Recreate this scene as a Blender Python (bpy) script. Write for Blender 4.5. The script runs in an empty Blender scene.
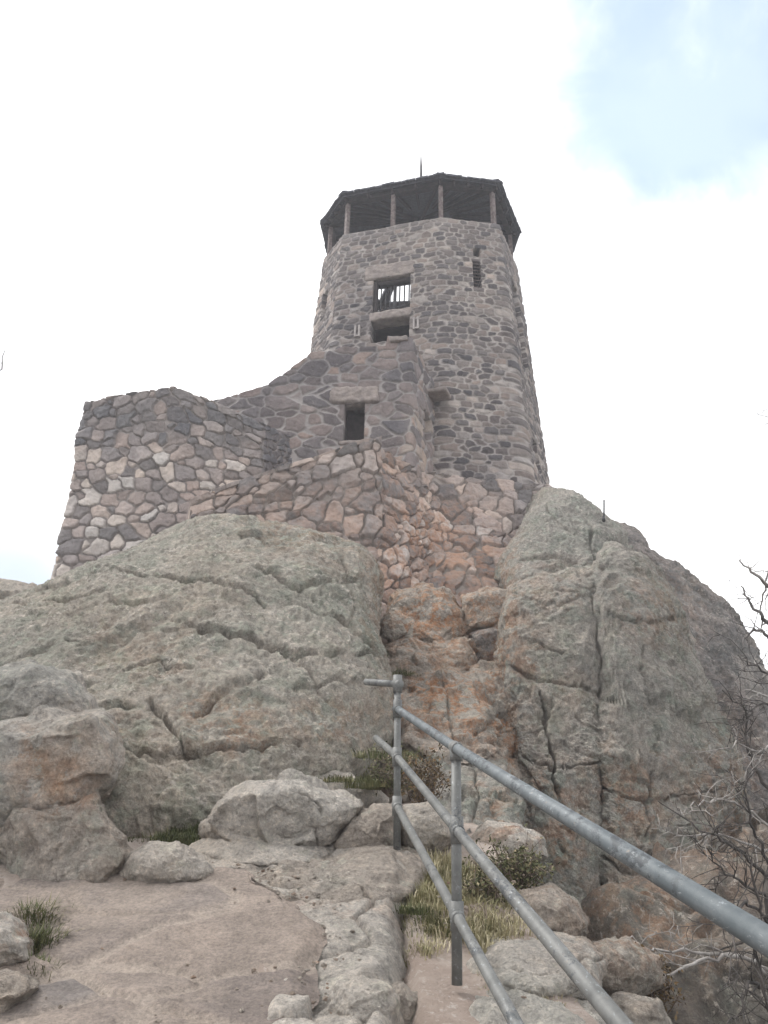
import bpy, bmesh, math, random
import numpy as np
from mathutils import Vector, Matrix

R = math.radians
SC = bpy.context.scene
COL = SC.collection
random.seed(7)
rng = np.random.default_rng(11)

# ------------------------------------------------------------------ camera, world, sun, exposure
PITCH, ROLL, F = 24.0, 1.2, 745.0
EYE = np.array([0.0, 0.0, 1.6])
cam_d = bpy.data.cameras.new('camera')
cam = bpy.data.objects.new('camera', cam_d)
COL.objects.link(cam)
CM = Matrix.Rotation(R(90 + PITCH), 3, 'X') @ Matrix.Rotation(R(ROLL), 3, 'Z')
cam.matrix_world = Matrix.Translation(Vector(EYE)) @ CM.to_4x4()
cam_d.sensor_fit = 'VERTICAL'
cam_d.sensor_height = 36.0
cam_d.lens = 36.0 * F / 1024.0
cam_d.clip_start = 0.05
cam_d.clip_end = 30000
SC.camera = cam
CMn = np.array(CM)

SUN_EL, SUN_AZ = 52.0, -70.0          # azimuth from +Y towards +X (negative: from the left)
world = bpy.data.worlds.new('World')
SC.world = world
world.use_nodes = True
SKY_STRENGTH = 0.1
CLOUD = 9.6
sun_d = bpy.data.lights.new('sun', 'SUN')
sun_d.energy = 1.5
sun_d.angle = R(14)
sun_d.color = (1.0, 0.975, 0.94)
sun = bpy.data.objects.new('sun', sun_d)
COL.objects.link(sun)
_sd = Vector((math.sin(R(SUN_AZ)) * math.cos(R(SUN_EL)), math.cos(R(SUN_AZ)) * math.cos(R(SUN_EL)), math.sin(R(SUN_EL))))
sun.rotation_euler = _sd.to_track_quat('Z', 'Y').to_euler()
sun.location = (-30, 10, 60)
SC.view_settings.view_transform = 'Standard'
SC.view_settings.look = 'None'
SC.view_settings.gamma = 1.0
SC.view_settings.use_curve_mapping = False
SC.view_settings.exposure = 1.02
SC.cycles.use_denoising = True
SC.cycles.max_bounces = 6
SC.cycles.filter_width = 1.5
SC.cycles.use_light_tree = False

# ------------------------------------------------------------------ projection helpers (a pixel and a distance make a point)
def ray(px, py):
    px = np.asarray(px, float); py = np.asarray(py, float)
    c = np.stack([(px - 384) / F, (512 - py) / F, -np.ones_like(px)], -1)
    return c @ CMn.T

def at(px, py, Y):
    d = ray(px, py)
    return EYE + d * (np.asarray(Y, float) / d[..., 1])[..., None]

def proj(P):
    q = (np.asarray(P, float) - EYE) @ CMn
    z = np.maximum(-q[..., 2], 0.05)
    return 384 + F * q[..., 0] / z, 512 - F * q[..., 1] / z

def ray_plane(px, py, P0, N):
    d = ray(px, py)
    t = ((np.asarray(P0) - EYE) @ np.asarray(N)) / (d @ np.asarray(N))
    return EYE + d * np.asarray(t)[..., None]

# ------------------------------------------------------------------ noise
_perm = np.random.default_rng(3).permutation(4096).astype(np.int32)
_g = np.random.default_rng(4).normal(size=(256, 3)).astype(np.float32)
_g /= np.linalg.norm(_g, axis=1, keepdims=True)
_g *= 1.4

def perlin(p):
    p = np.asarray(p, np.float32)
    i = np.floor(p).astype(np.int32)
    f = p - i
    u = f * f * f * (f * (f * 6 - 15) + 10)
    out = None
    px = [_perm[(i[:, 0] + a) & 4095] for a in (0, 1)]
    res = []
    for a in (0, 1):
        py = [_perm[(px[a] + i[:, 1] + b) & 4095] for b in (0, 1)]
        for b in (0, 1):
            for c in (0, 1):
                h = _perm[(py[b] + i[:, 2] + c) & 4095] & 255
                g = _g[h]
                res.append(g[:, 0] * (f[:, 0] - a) + g[:, 1] * (f[:, 1] - b) + g[:, 2] * (f[:, 2] - c))
    L = lambda a, b, t: a + (b - a) * t
    x00 = L(res[0], res[4], u[:, 0]); x01 = L(res[1], res[5], u[:, 0])
    x10 = L(res[2], res[6], u[:, 0]); x11 = L(res[3], res[7], u[:, 0])
    return L(L(x00, x10, u[:, 1]), L(x01, x11, u[:, 1]), u[:, 2])

def fbm(p, octv=4, gain=0.5, lac=2.03, ridged=False):
    s = 0; a = 1.0; q = np.asarray(p, np.float32)
    for k in range(octv):
        n = perlin(q + 17.3 * k)
        if ridged:
            n = 0.5 - np.abs(n) * 1.6
        s = s + a * n
        a *= gain; q = q * lac
    return s

def hash01(i, j, k=0):
    i = np.asarray(i, np.int64); j = np.asarray(j, np.int64)
    h = _perm[(_perm[(_perm[(i + 37 * k) & 4095] + j * 3 + 11 * k) & 4095] + i * 5 + 71 * k) & 4095]
    return h.astype(np.float32) / 4096.0

def worley3(p):
    """nearest cell point: offset vector, cell hash, F2-F1"""
    p = np.asarray(p, np.float32)
    i = np.floor(p).astype(np.int32)
    best = np.full(len(p), 9e9, np.float32); sec = best.copy()
    off = np.zeros_like(p); hid = np.zeros(len(p), np.int32)
    for a in (-1, 0, 1):
        for b in (-1, 0, 1):
            for c in (-1, 0, 1):
                ci = i + np.array([a, b, c], np.int32)
                h = _perm[(_perm[(_perm[ci[:, 0] & 4095] + ci[:, 1]) & 4095] + ci[:, 2]) & 4095]
                h2 = _perm[h]; h3 = _perm[(h2 + 7) & 4095]
                q = ci + np.stack([h, h2, h3], 1) / 4096.0
                d = p - q.astype(np.float32)
                r = (d * d).sum(1)
                m = r < best
                sec = np.where(m, best, np.minimum(sec, r))
                best = np.where(m, r, best)
                off[m] = d[m]; hid[m] = h[m]
    return off, hid, np.sqrt(sec) - np.sqrt(best)

def sstep(x, a, b):
    t = np.clip((x - a) / (b - a), 0, 1)
    return t * t * (3 - 2 * t)

# ------------------------------------------------------------------ object helpers
def tag(o, label=None, cat=None, group=None, kind=None):
    if label: o['label'] = label
    if cat: o['category'] = cat
    if group: o['group'] = group
    if kind: o['kind'] = kind
    return o

def thing(name, label, cat, loc, group=None):
    o = bpy.data.objects.new(name, None)
    o.empty_display_size = 0.2
    COL.objects.link(o)
    o.location = Vector(loc)
    return tag(o, label, cat, group)

def mk(name, V, faces, mat, parent=None, attrs=None, smooth=True, origin=None):
    """one mesh object from arrays in world space; faces is a list of index arrays (n,3) or (n,4)"""
    V = np.asarray(V, np.float32)
    if parent is not None:
        org = np.array(parent.location, np.float32) if parent.parent is None else \
            np.array(parent.location, np.float32) + np.array(parent.parent.location, np.float32)
    elif origin is not None:
        org = np.asarray(origin, np.float32)
    else:
        org = np.array([V[:, 0].mean(), V[:, 1].mean(), V[:, 2].min()], np.float32)
    me = bpy.data.meshes.new(name)
    faces = [np.asarray(f, np.int32) for f in faces if len(f)]
    me.vertices.add(len(V))
    me.vertices.foreach_set('co', (V - org).astype(np.float32).ravel())
    nl = sum(f.size for f in faces); nf = sum(len(f) for f in faces)
    me.loops.add(nl); me.polygons.add(nf)
    me.loops.foreach_set('vertex_index', np.concatenate([f.ravel() for f in faces]))
    starts = []; s = 0
    for f in faces:
        starts.append(s + np.arange(len(f)) * f.shape[1]); s += f.size
    me.polygons.foreach_set('loop_start', np.concatenate(starts).astype(np.int32))
    me.polygons.foreach_set('use_smooth', np.full(nf, smooth, bool))
    me.update(calc_edges=True)
    for k, a in (attrs or {}).items():
        at_ = me.attributes.new(k, 'FLOAT', 'POINT')
        at_.data.foreach_set('value', np.asarray(a, np.float32))
    me.materials.append(mat)
    o = bpy.data.objects.new(name, me)
    COL.objects.link(o)
    if parent is not None:
        o.parent = parent
        if parent.parent is not None or True:
            o.location = (0, 0, 0)
    else:
        o.location = Vector([float(x) for x in org])
    return o

class MB:
    """collects boxes, prisms and tubes into one mesh"""
    def __init__(s): s.V = []; s.Q = []; s.T = []; s.n = 0
    def add(s, V, Q=(), T=()):
        V = np.asarray(V, float)
        if len(Q): s.Q.append(np.asarray(Q) + s.n)
        if len(T): s.T.append(np.asarray(T) + s.n)
        s.V.append(V); s.n += len(V)
    def hexa(s, lo, hi):
        """lo, hi: four corners each, same winding"""
        s.add(np.vstack([lo, hi]), [(3, 2, 1, 0), (4, 5, 6, 7), (0, 1, 5, 4), (1, 2, 6, 5), (2, 3, 7, 6), (3, 0, 4, 7)])
    def box(s, c, ax, ay, az, sx, sy, sz):
        c, ax, ay, az = map(lambda v: np.asarray(v, float), (c, ax, ay, az))
        lo = [c - ax*sx/2 - ay*sy/2 - az*sz/2, c + ax*sx/2 - ay*sy/2 - az*sz/2, c + ax*sx/2 + ay*sy/2 - az*sz/2, c - ax*sx/2 + ay*sy/2 - az*sz/2]
        s.hexa(lo, [p + az*sz for p in lo])
    def tube(s, pts, rad, n=10, cap=True, rough=0.0):
        pts = np.asarray(pts, float); rad = np.broadcast_to(np.asarray(rad, float), (len(pts),))
        t = np.gradient(pts, axis=0); t /= np.linalg.norm(t, axis=1, keepdims=True) + 1e-9
        up = np.array([0.0, 0, 1]) if abs(t[0, 2]) < 0.9 else np.array([1.0, 0, 0])
        V = []
        a = np.linspace(0, 2*np.pi, n, endpoint=False)
        for k in range(len(pts)):
            x = np.cross(t[k], up); x /= np.linalg.norm(x) + 1e-9
            y = np.cross(x, t[k]); up = y
            rr = rad[k] * (1 + rough * rng.normal(size=n))
            V.append(pts[k] + np.outer(np.cos(a) * rr, x) + np.outer(np.sin(a) * rr, y))
        V = np.vstack(V)
        k, j = np.meshgrid(np.arange(len(pts) - 1), np.arange(n), indexing='ij')
        j2 = (j + 1) % n
        Q = np.stack([k*n + j, (k+1)*n + j, (k+1)*n + j2, k*n + j2], -1).reshape(-1, 4)
        T = []
        if cap:
            V = np.vstack([V, pts[:1], pts[-1:]]); m = len(pts) * n
            jj = np.arange(n)
            T = np.vstack([np.stack([np.full(n, m), jj, (jj+1) % n], 1), np.stack([np.full(n, m+1), (len(pts)-1)*n + (jj+1) % n, (len(pts)-1)*n + jj], 1)])
        s.add(V, Q, T)
    def build(s, name, mat, parent=None, smooth=True, attrs=None):
        f = []
        if s.Q: f.append(np.vstack(s.Q))
        if s.T: f.append(np.vstack(s.T))
        return mk(name, np.vstack(s.V), f, mat, parent, attrs, smooth)

# ------------------------------------------------------------------ materials
def new_mat(name):
    m = bpy.data.materials.new(name); m.use_nodes = True
    nt = m.node_tree
    b = nt.nodes['Principled BSDF']
    b.inputs['Roughness'].default_value = 0.9
    b.inputs['Specular IOR Level'].default_value = 0.25
    return m, nt, b

class NG:
    def __init__(s, nt): s.nt = nt
    def n(s, t, **kw):
        x = s.nt.nodes.new(t)
        for k, v in kw.items():
            if hasattr(x, k) and k not in ('inputs',): setattr(x, k, v)
        return x
    def link(s, a, b): s.nt.links.new(a, b)
    def val(s, sock, v):
        if hasattr(v, 'is_output') or isinstance(v, bpy.types.NodeSocket): s.link(v, sock)
        else: sock.default_value = v
    def pos(s, scale=(1, 1, 1), rot=(0, 0, 0), off=(0, 0, 0)):
        g = s.n('ShaderNodeNewGeometry'); m = s.n('ShaderNodeMapping')
        m.inputs['Scale'].default_value = scale; m.inputs['Rotation'].default_value = rot; m.inputs['Location'].default_value = off
        s.link(g.outputs['Position'], m.inputs['Vector'])
        return m.outputs['Vector']
    def noise(s, vec, scale, detail=5, rough=0.55, dist=0.0):
        x = s.n('ShaderNodeTexNoise')
        x.inputs['Scale'].default_value = scale; x.inputs['Detail'].default_value = detail
        x.inputs['Roughness'].default_value = rough; x.inputs['Distortion'].default_value = dist
        s.link(vec, x.inputs['Vector'])
        return x.outputs['Fac']
    def ramp(s, fac, stops, interp='LINEAR'):
        x = s.n('ShaderNodeValToRGB'); cr = x.color_ramp; cr.interpolation = interp
        while len(cr.elements) < len(stops): cr.elements.new(0.5)
        for e, (p, c) in zip(cr.elements, stops):
            e.position = p; e.color = (*c, 1) if len(c) == 3 else c
        s.link(fac, x.inputs['Fac'])
        return x.outputs['Color']
    def step(s, fac, a, b, lo=0.0, hi=1.0):
        x = s.n('ShaderNodeMapRange'); x.interpolation_type = 'SMOOTHSTEP'
        s.val(x.inputs['Value'], fac)
        x.inputs['From Min'].default_value = a; x.inputs['From Max'].default_value = b
        x.inputs['To Min'].default_value = lo; x.inputs['To Max'].default_value = hi
        return x.outputs['Result']
    def mix(s, fac, a, b, mode='MIX'):
        x = s.n('ShaderNodeMix'); x.data_type = 'RGBA'; x.blend_type = mode
        s.val(x.inputs['Factor'], fac)
        s.val(x.inputs['A'] if False else x.inputs[6], a if not isinstance(a, tuple) else (*a, 1))
        s.val(x.inputs[7], b if not isinstance(b, tuple) else (*b, 1))
        return x.outputs[2]
    def math(s, op, a, b=0.0):
        x = s.n('ShaderNodeMath'); x.operation = op
        s.val(x.inputs[0], a); s.val(x.inputs[1], b)
        return x.outputs[0]
    def attr(s, name):
        x = s.n('ShaderNodeAttribute'); x.attribute_name = name
        return x.outputs['Fac']
    def bump(s, h, dist, strength=1.0, normal=None):
        x = s.n('ShaderNodeBump'); x.inputs['Distance'].default_value = dist; x.inputs['Strength'].default_value = strength
        s.link(h, x.inputs['Height'])
        if normal is not None: s.link(normal, x.inputs['Normal'])
        return x.outputs['Normal']

def granite(name, A, B, lichen=(0.20, 0.22, 0.16), lich=0.5, stain=(0.36, 0.17, 0.085), speck=0.5, fine=1.0, dark=1.0):
    m, nt, b = new_mat(name); g = NG(nt)
    p = g.pos()
    n1 = g.noise(p, 1.3, 7, 0.62, 0.6)
    col = g.mix(g.step(n1, 0.33, 0.67), A, B)
    n2 = g.noise(g.pos(off=(3.1, 7.7, 1.9)), 3.2, 8, 0.68, 0.4)
    lm = g.step(n2, 0.62 - 0.22 * lich, 0.74 - 0.1 * lich)
    col = g.mix(g.math('MULTIPLY', lm, 0.8 * min(1, lich + 0.3)), col, lichen)
    # crusts of pale and dark lichen with crisp rims, rain streaks, broad warm and cool areas
    nl = g.noise(g.pos(off=(8.8, 1.2, 6.1)), 4.4, 9, 0.74, 0.2)
    col = g.mix(g.step(nl, 0.575, 0.60, 0, 0.65), col, tuple(1.35 * c for c in lichen))
    nd = g.noise(g.pos(off=(0.8, 9.2, 2.1)), 2.6, 9, 0.76, 0.3)
    col = g.mix(g.step(nd, 0.60, 0.63, 0, 0.5 * dark), col, (0.15, 0.14, 0.125))
    nw = g.noise(g.pos(scale=(5.5, 5.5, 0.5), off=(2, 4, 0)), 1.0, 5, 0.6)
    col = g.mix(g.step(nw, 0.56, 0.72, 0, 0.45 * dark), col, (0.17, 0.16, 0.145))
    nb_ = g.noise(g.pos(off=(5.5, 5.5, 1.0)), 0.55, 4, 0.55)
    col = g.mix(1.0, col, g.ramp(nb_, [(0.32, (0.91, 0.94, 0.91)), (0.5, (1.02, 1.0, 0.98)), (0.68, (1.10, 1.035, 0.97))]), 'MULTIPLY')
    # dark mineral / black lichen blotches
    n3 = g.noise(g.pos(off=(9.1, 2.7, 4.9)), 7.0, 6, 0.7)
    col = g.mix(g.step(n3, 0.6, 0.75, 0, 0.5 * dark), col, (0.10, 0.095, 0.085))
    # pale flakes
    n4 = g.noise(g.pos(off=(1.1, 5.7, 8.9)), 15.0, 5, 0.7)
    n5 = g.noise(g.pos(off=(4.1, 0.7, 2.9)), 2.1, 3, 0.6)
    fl = g.math('MULTIPLY', g.step(n4, 0.55, 0.59), g.step(n5, 0.44, 0.58))
    col = g.mix(g.math('MULTIPLY', fl, speck), col, (0.62, 0.565, 0.50))
    # iron stains (own shape, stored with the rock)
    st = g.attr('stain')
    n6 = g.noise(g.pos(off=(6.1, 3.7, 0.9)), 5.0, 7, 0.7)
    sm = g.math('MULTIPLY', st, g.step(n6, 0.45, 0.55))
    col = g.mix(g.math('MULTIPLY', sm, 0.8), col, g.mix(g.step(n4, 0.4, 0.62), stain, (0.45, 0.32, 0.23)))
    # grain
    n7 = g.noise(p, 55.0, 3, 0.7)
    col = g.mix(1.0, col, g.ramp(n7, [(0.25, (0.74, 0.74, 0.74)), (0.5, (1, 1, 1)), (0.78, (1.26, 1.25, 1.23))]), 'MULTIPLY')
    n8 = g.noise(g.pos(off=(2.2, 6.6, 3.3)), 15.0, 5, 0.75)
    col = g.mix(1.0, col, g.ramp(n8, [(0.32, (0.62, 0.62, 0.63)), (0.46, (0.95, 0.95, 0.95)), (0.55, (1.05, 1.04, 1.03)), (0.68, (1.42, 1.39, 1.35))]), 'MULTIPLY')
    g.link(col, b.inputs['Base Color'])
    h1 = g.noise(p, 6.5, 9, 0.66)
    h2 = g.noise(p, 22.0, 6, 0.75)
    nb = g.bump(h1, 0.12 * fine, 1.0)
    nb = g.bump(h2, 0.06 * fine, 1.0, nb)
    g.link(nb, b.inputs['Normal'])
    b.inputs['Roughness'].default_value = 0.93
    return m

def masonry(name, stops, mortar, stain=(0.44, 0.23, 0.13), dark_top=None):
    m, nt, b = new_mat(name); g = NG(nt)
    p = g.pos()
    base = g.ramp(g.attr('tone'), stops, 'LINEAR')
    base = g.mix(1.0, base, g.ramp(g.attr('tone2'), [(0, (1.04, 0.985, 0.95)), (0.5, (1, 1, 1)), (1, (0.94, 0.985, 1.03))]), 'MULTIPLY')
    n1 = g.noise(p, 5.0, 7, 0.65)
    col = g.mix(1.0, base, g.ramp(n1, [(0.25, (0.72, 0.71, 0.71)), (0.5, (1, 1, 1)), (0.75, (1.25, 1.22, 1.2))]), 'MULTIPLY')
    n2 = g.noise(g.pos(off=(5, 2, 8)), 14.0, 6, 0.7)
    col = g.mix(g.step(n2, 0.56, 0.7, 0, 0.35), col, (0.40, 0.37, 0.34))
    st = g.attr('stain')
    n6 = g.noise(g.pos(off=(6.1, 3.7, 0.9)), 3.5, 6, 0.7)
    col = g.mix(g.math('MULTIPLY', g.math('MULTIPLY', st, g.step(n6, 0.38, 0.6)), 0.8), col, stain)
    n3 = g.noise(g.pos(off=(2, 2, 1)), 1.1, 4, 0.6)
    mcol = g.mix(g.step(n3, 0.35, 0.65), mortar, tuple(0.72 * c for c in mortar))
    col = g.mix(g.attr('mortar'), col, mcol)
    n4 = g.noise(g.pos(off=(7, 3, 3)), 0.55, 5, 0.6)
    col = g.mix(1.0, col, g.ramp(n4, [(0.3, (0.82, 0.82, 0.84)), (0.7, (1.14, 1.12, 1.1))]), 'MULTIPLY')
    g.link(col, b.inputs['Base Color'])
    nb = g.bump(g.noise(p, 9.0, 8, 0.68), 0.06, 0.8)
    nb = g.bump(g.noise(p, 38.0, 4, 0.7), 0.02, 0.7, nb)
    g.link(nb, b.inputs['Normal'])
    return m

def simple(name, c1, c2, scale=8.0, rough=0.8, bump=0.01, metal=0.0, stretch=(1, 1, 1), lo=0.35, hi=0.65):
    m, nt, b = new_mat(name); g = NG(nt)
    p = g.pos(scale=stretch)
    n = g.noise(p, scale, 6, 0.62)
    g.link(g.mix(g.step(n, lo, hi), c1, c2), b.inputs['Base Color'])
    b.inputs['Roughness'].default_value = rough
    b.inputs['Metallic'].default_value = metal
    if bump:
        g.link(g.bump(g.noise(p, scale * 2.5, 6, 0.65), bump, 0.8), b.inputs['Normal'])
    return m

def blade_mat(name, stops):
    m, nt, b = new_mat(name); g = NG(nt)
    g.link(g.ramp(g.attr('tone'), stops), b.inputs['Base Color'])
    b.inputs['Roughness'].default_value = 0.75
    return m

M = {}
M['dome'] = granite('lichen granite', (0.36, 0.335, 0.295), (0.47, 0.435, 0.385), lichen=(0.315, 0.33, 0.28), lich=0.85, speck=0.8)
M['cliff'] = granite('cliff granite', (0.325, 0.31, 0.285), (0.43, 0.405, 0.37), lichen=(0.29, 0.31, 0.27), lich=0.8, speck=0.55)
M['shoulder'] = granite('dark shoulder granite', (0.20, 0.195, 0.195), (0.40, 0.365, 0.345), lichen=(0.16, 0.16, 0.155), lich=0.5, speck=0.6)
M['pale'] = granite('pale granite', (0.50, 0.47, 0.43), (0.62, 0.585, 0.54), lichen=(0.42, 0.41, 0.36), lich=0.3, speck=0.6, dark=0.45)
M['tan'] = granite('tan granite', (0.39, 0.35, 0.31), (0.50, 0.45, 0.40), lichen=(0.33, 0.33, 0.29), lich=0.45, speck=0.6)
M['brown'] = granite('brown fractured granite', (0.17, 0.15, 0.135), (0.30, 0.26, 0.225), lichen=(0.20, 0.20, 0.175), lich=0.5, speck=0.5, stain=(0.36, 0.19, 0.10))
M['grey'] = granite('grey lichen granite', (0.41, 0.395, 0.37), (0.53, 0.50, 0.46), lichen=(0.35, 0.36, 0.32), lich=0.6, speck=0.7, stain=(0.44, 0.25, 0.145))
M['orange'] = granite('iron stained granite', (0.38, 0.34, 0.30), (0.50, 0.45, 0.40), lichen=(0.34, 0.32, 0.27), lich=0.35, speck=0.6, stain=(0.50, 0.22, 0.09), dark=0.7)
M['tower'] = masonry('tower rubble masonry', [(0.0, (0.085, 0.078, 0.08)), (0.25, (0.13, 0.116, 0.115)), (0.6, (0.19, 0.167, 0.157)), (0.85, (0.275, 0.235, 0.212)), (1.0, (0.40, 0.355, 0.325))], (0.43, 0.39, 0.365))
M['wing'] = masonry('stair wing masonry', [(0.0, (0.13, 0.118, 0.122)), (0.35, (0.185, 0.165, 0.162)), (0.65, (0.25, 0.21, 0.20)), (0.88, (0.34, 0.27, 0.235)), (1.0, (0.40, 0.33, 0.28))], (0.40, 0.37, 0.355))
M['bastion'] = masonry('bastion masonry', [(0.0, (0.13, 0.127, 0.135)), (0.25, (0.20, 0.187, 0.183)), (0.5, (0.31, 0.268, 0.25)), (0.75, (0.43, 0.362, 0.33)), (1.0, (0.56, 0.50, 0.45))], (0.34, 0.305, 0.285))
M['rubble'] = masonry('foundation rubble', [(0.0, (0.13, 0.125, 0.122)), (0.25, (0.23, 0.205, 0.193)), (0.55, (0.35, 0.30, 0.272)), (0.8, (0.49, 0.40, 0.35)), (1.0, (0.58, 0.52, 0.47))], (0.33, 0.29, 0.26))
M['lintel'] = simple('dressed stone', (0.25, 0.215, 0.20), (0.36, 0.305, 0.275), 6, 0.9, 0.05)
M['coping'] = simple('mortar coping', (0.33, 0.30, 0.29), (0.43, 0.39, 0.37), 5, 0.95, 0.03)
M['darkwood'] = simple('dark weathered timber', (0.028, 0.023, 0.023), (0.052, 0.042, 0.04), 7, 0.9, 0.01)
M['post'] = simple('weathered post timber', (0.10, 0.075, 0.07), (0.20, 0.165, 0.155), 9, 0.8, 0.01)
M['shingle'] = simple('roof shingles', (0.06, 0.062, 0.075), (0.10, 0.10, 0.115), 10, 0.9, 0.02)
M['iron'] = simple('dark iron', (0.05, 0.05, 0.055), (0.10, 0.10, 0.10), 20, 0.6, 0.0, 0.6)
M['inner'] = simple('inner plaster', (0.10, 0.09, 0.09), (0.16, 0.145, 0.14), 3, 0.95, 0.02)

# ------------------------------------------------------------------ world shader: bright broken overcast with one blue gap
def build_world():
    nt = world.node_tree; g = NG(nt)
    bg = nt.nodes['Background']
    sky = g.n('ShaderNodeTexSky'); sky.sky_type = 'NISHITA'; sky.sun_disc = False
    sky.sun_elevation = R(SUN_EL); sky.sun_rotation = R(SUN_AZ)
    sky.air_density = 1.0; sky.dust_density = 0.6
    tc = g.n('ShaderNodeTexCoord'); d = tc.outputs['Generated']
    def gap(px, py, w0, w1):
        v = ray(px, py); v = v / np.linalg.norm(v)
        x = g.n('ShaderNodeVectorMath'); x.operation = 'DOT_PRODUCT'
        g.link(d, x.inputs[0]); x.inputs[1].default_value = tuple(float(a) for a in v)
        return g.step(x.outputs['Value'], math.cos(R(w0)), math.cos(R(w1)))
    n = g.noise(d, 3.6, 5, 0.52, 0.3)
    n2 = g.noise(d, 2.2, 5, 0.55, 0.2)
    n9 = g.noise(d, 9.0, 6, 0.6, 0.6)
    mm = g.math('ADD', g.math('MULTIPLY', gap(745, -10, 18.5, 3), 1.25), g.math('MULTIPLY', g.math('ADD', g.math('MULTIPLY', n, 0.5), g.math('MULTIPLY', n9, 0.5)), 2.6))
    m1 = g.math('MULTIPLY', g.step(mm, 1.42, 2.6), 0.8)
    m2 = g.math('MULTIPLY', gap(5, 610, 7, 2), 0.95)
    m3 = g.math('MULTIPLY', gap(120, -30, 6, 1), 0.35)
    m = g.math('MINIMUM', g.math('ADD', m1, m3), 0.85)
    cl = g.ramp(n2, [(0.36, (4.75, 4.9, 5.1)), (0.52, (8.0, 8.05, 8.2)), (0.66, (11.2, 11.2, 11.3))])
    # ramp clamps nothing: colours may exceed one
    sk = g.mix(1.0, sky.outputs['Color'], (1.75, 1.72, 1.66), 'MULTIPLY')
    cl = g.mix(m2, cl, (3.7, 4.3, 4.95))
    g.link(g.mix(m, cl, sk), bg.inputs['Color'])
    bg.inputs['Strength'].default_value = SKY_STRENGTH
build_world()

# ------------------------------------------------------------------ the ground
_gy = np.array([-60, -20, -5, 0, 3.8, 5.2, 6.5, 8, 10, 13, 15, 16.5, 17.5, 24, 32, 60.0])
_gz = np.array([-22, -6.5, -1.5, 0, 1.06, 1.50, 1.78, 2.08, 2.85, 4.6, 5.8, 7.3, 8.7, 9.0, 5, -12.0])
def G(x, y):
    x = np.asarray(x, float); y = np.asarray(y, float)
    z = np.interp(y, _gy, _gz)
    yy = np.clip(y, 0, 24)
    x0 = np.interp(yy, [0, 3, 4.0, 6, 8, 10, 12, 16, 24], [1.2, 0.95, 0.78, 0.78, 0.95, 1.3, 1.8, 2.5, 3.0])
    z = z - 15 * sstep(x, x0, x0 + 5.5) - 1.3 * sstep(x, x0, x0 + 1.2)
    z = z - 0.24 * sstep(x, -0.35, -0.15) * sstep(y, 2.8, 3.4) * (1 - sstep(y, 5.0, 5.6)) * (1 - 0.75 * sstep(x, 0.08, 0.22))
    z = z - 11 * sstep(-x, 2.6 + 0.2 * yy, 9.0 + 0.2 * yy)
    return z

def ground_hit(px, py):
    d = ray(px, py)
    y = np.linspace(1.0, 16, 3000)
    P = EYE + np.outer(y / d[1], d)
    below = P[:, 2] < G(P[:, 0], P[:, 1])
    k = np.argmax(below) if below.any() else 2999
    return y[k]

def grid_faces(nu, nv):
    i, j = np.meshgrid(np.arange(nu - 1), np.arange(nv - 1), indexing='ij')
    a = i * nv + j
    return np.stack([a, a + nv, a + nv + 1, a + 1], -1).reshape(-1, 4)

def build_ground():
    xs = np.arange(-14, 16.01, 0.1); ys = np.arange(-12, 30.01, 0.1)
    X, Y = np.meshgrid(xs, ys, indexing='ij')
    z = G(X, Y).ravel()
    P = np.stack([X.ravel(), Y.ravel(), z], 1)
    P[:, 2] += 0.10 * fbm(P * 0.8, 4) + 0.03 * fbm(P * 4.0, 3)
    inpath = (X.ravel() > -2.9) & (X.ravel() < np.interp(Y.ravel(), [-2, 0, 1.5, 3.4, 4.1, 4.5, 4.86], [0.7, 0.45, 0.1, -0.26, -0.24, -0.34, -0.62]) - 0.3) & (Y.ravel() < 4.5)
    P[inpath, 2] = z[inpath] - 0.12
    m, nt, b = new_mat('stony soil'); g = NG(nt)
    p = g.pos()
    n = g.noise(p, 2.0, 7, 0.65)
    col = g.mix(g.step(n, 0.35, 0.65), (0.27, 0.215, 0.18), (0.40, 0.34, 0.295))
    n2 = g.noise(p, 28.0, 4, 0.7)
    col = g.mix(g.step(n2, 0.55, 0.68, 0, 0.8), col, (0.42, 0.37, 0.33))
    g.link(col, b.inputs['Base Color'])
    g.link(g.bump(g.noise(p, 24, 6, 0.7), 0.04, 0.9), b.inputs['Normal'])
    o = mk('ground', P, [grid_faces(len(xs), len(ys))], m)
    tag(o, 'stony brown soil showing between the boulders', 'ground', kind='structure')
    # far country below the summit
    r = np.concatenate([np.linspace(8, 60, 30), np.geomspace(65, 4000, 80)]); a = np.linspace(0, 2*np.pi, 241)
    RR, A = np.meshgrid(r, a, indexing='ij')
    x = RR * np.cos(A); y = 8 + RR * np.sin(A)
    z = np.where(RR < 60, -2 - 0.9 * (RR - 8), -49 - 60 * (1 - np.exp(-(RR - 60) / 300)))
    Q = np.stack([x.ravel(), y.ravel(), np.zeros(x.size)], 1)
    z = z.ravel() + np.clip((RR.ravel() - 30) / 600, 0, 1) * 45 * fbm(Q / 420.0, 5) + 3 * np.clip(RR.ravel() / 60, 0, 1) * fbm(Q / 14.0, 4)
    Q[:, 2] = z
    m2 = simple('forested slopes', (0.045, 0.065, 0.04), (0.11, 0.115, 0.075), 0.05, 0.95, 0)
    tag(mk('terrain', Q, [grid_faces(len(r), len(a))[:, ::-1]], m2), 'dark forested mountain slopes below the summit', 'terrain', kind='structure')
build_ground()

# ------------------------------------------------------------------ rocks
_ico = {}
def ico(n):
    if n not in _ico:
        bm = bmesh.new(); bmesh.ops.create_icosphere(bm, subdivisions=n, radius=1.0)
        V = np.array([v.co[:] for v in bm.verts]); T = np.array([[v.index for v in f.verts] for f in bm.faces])
        bm.free(); _ico[n] = (V, T)
    return _ico[n]

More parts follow.
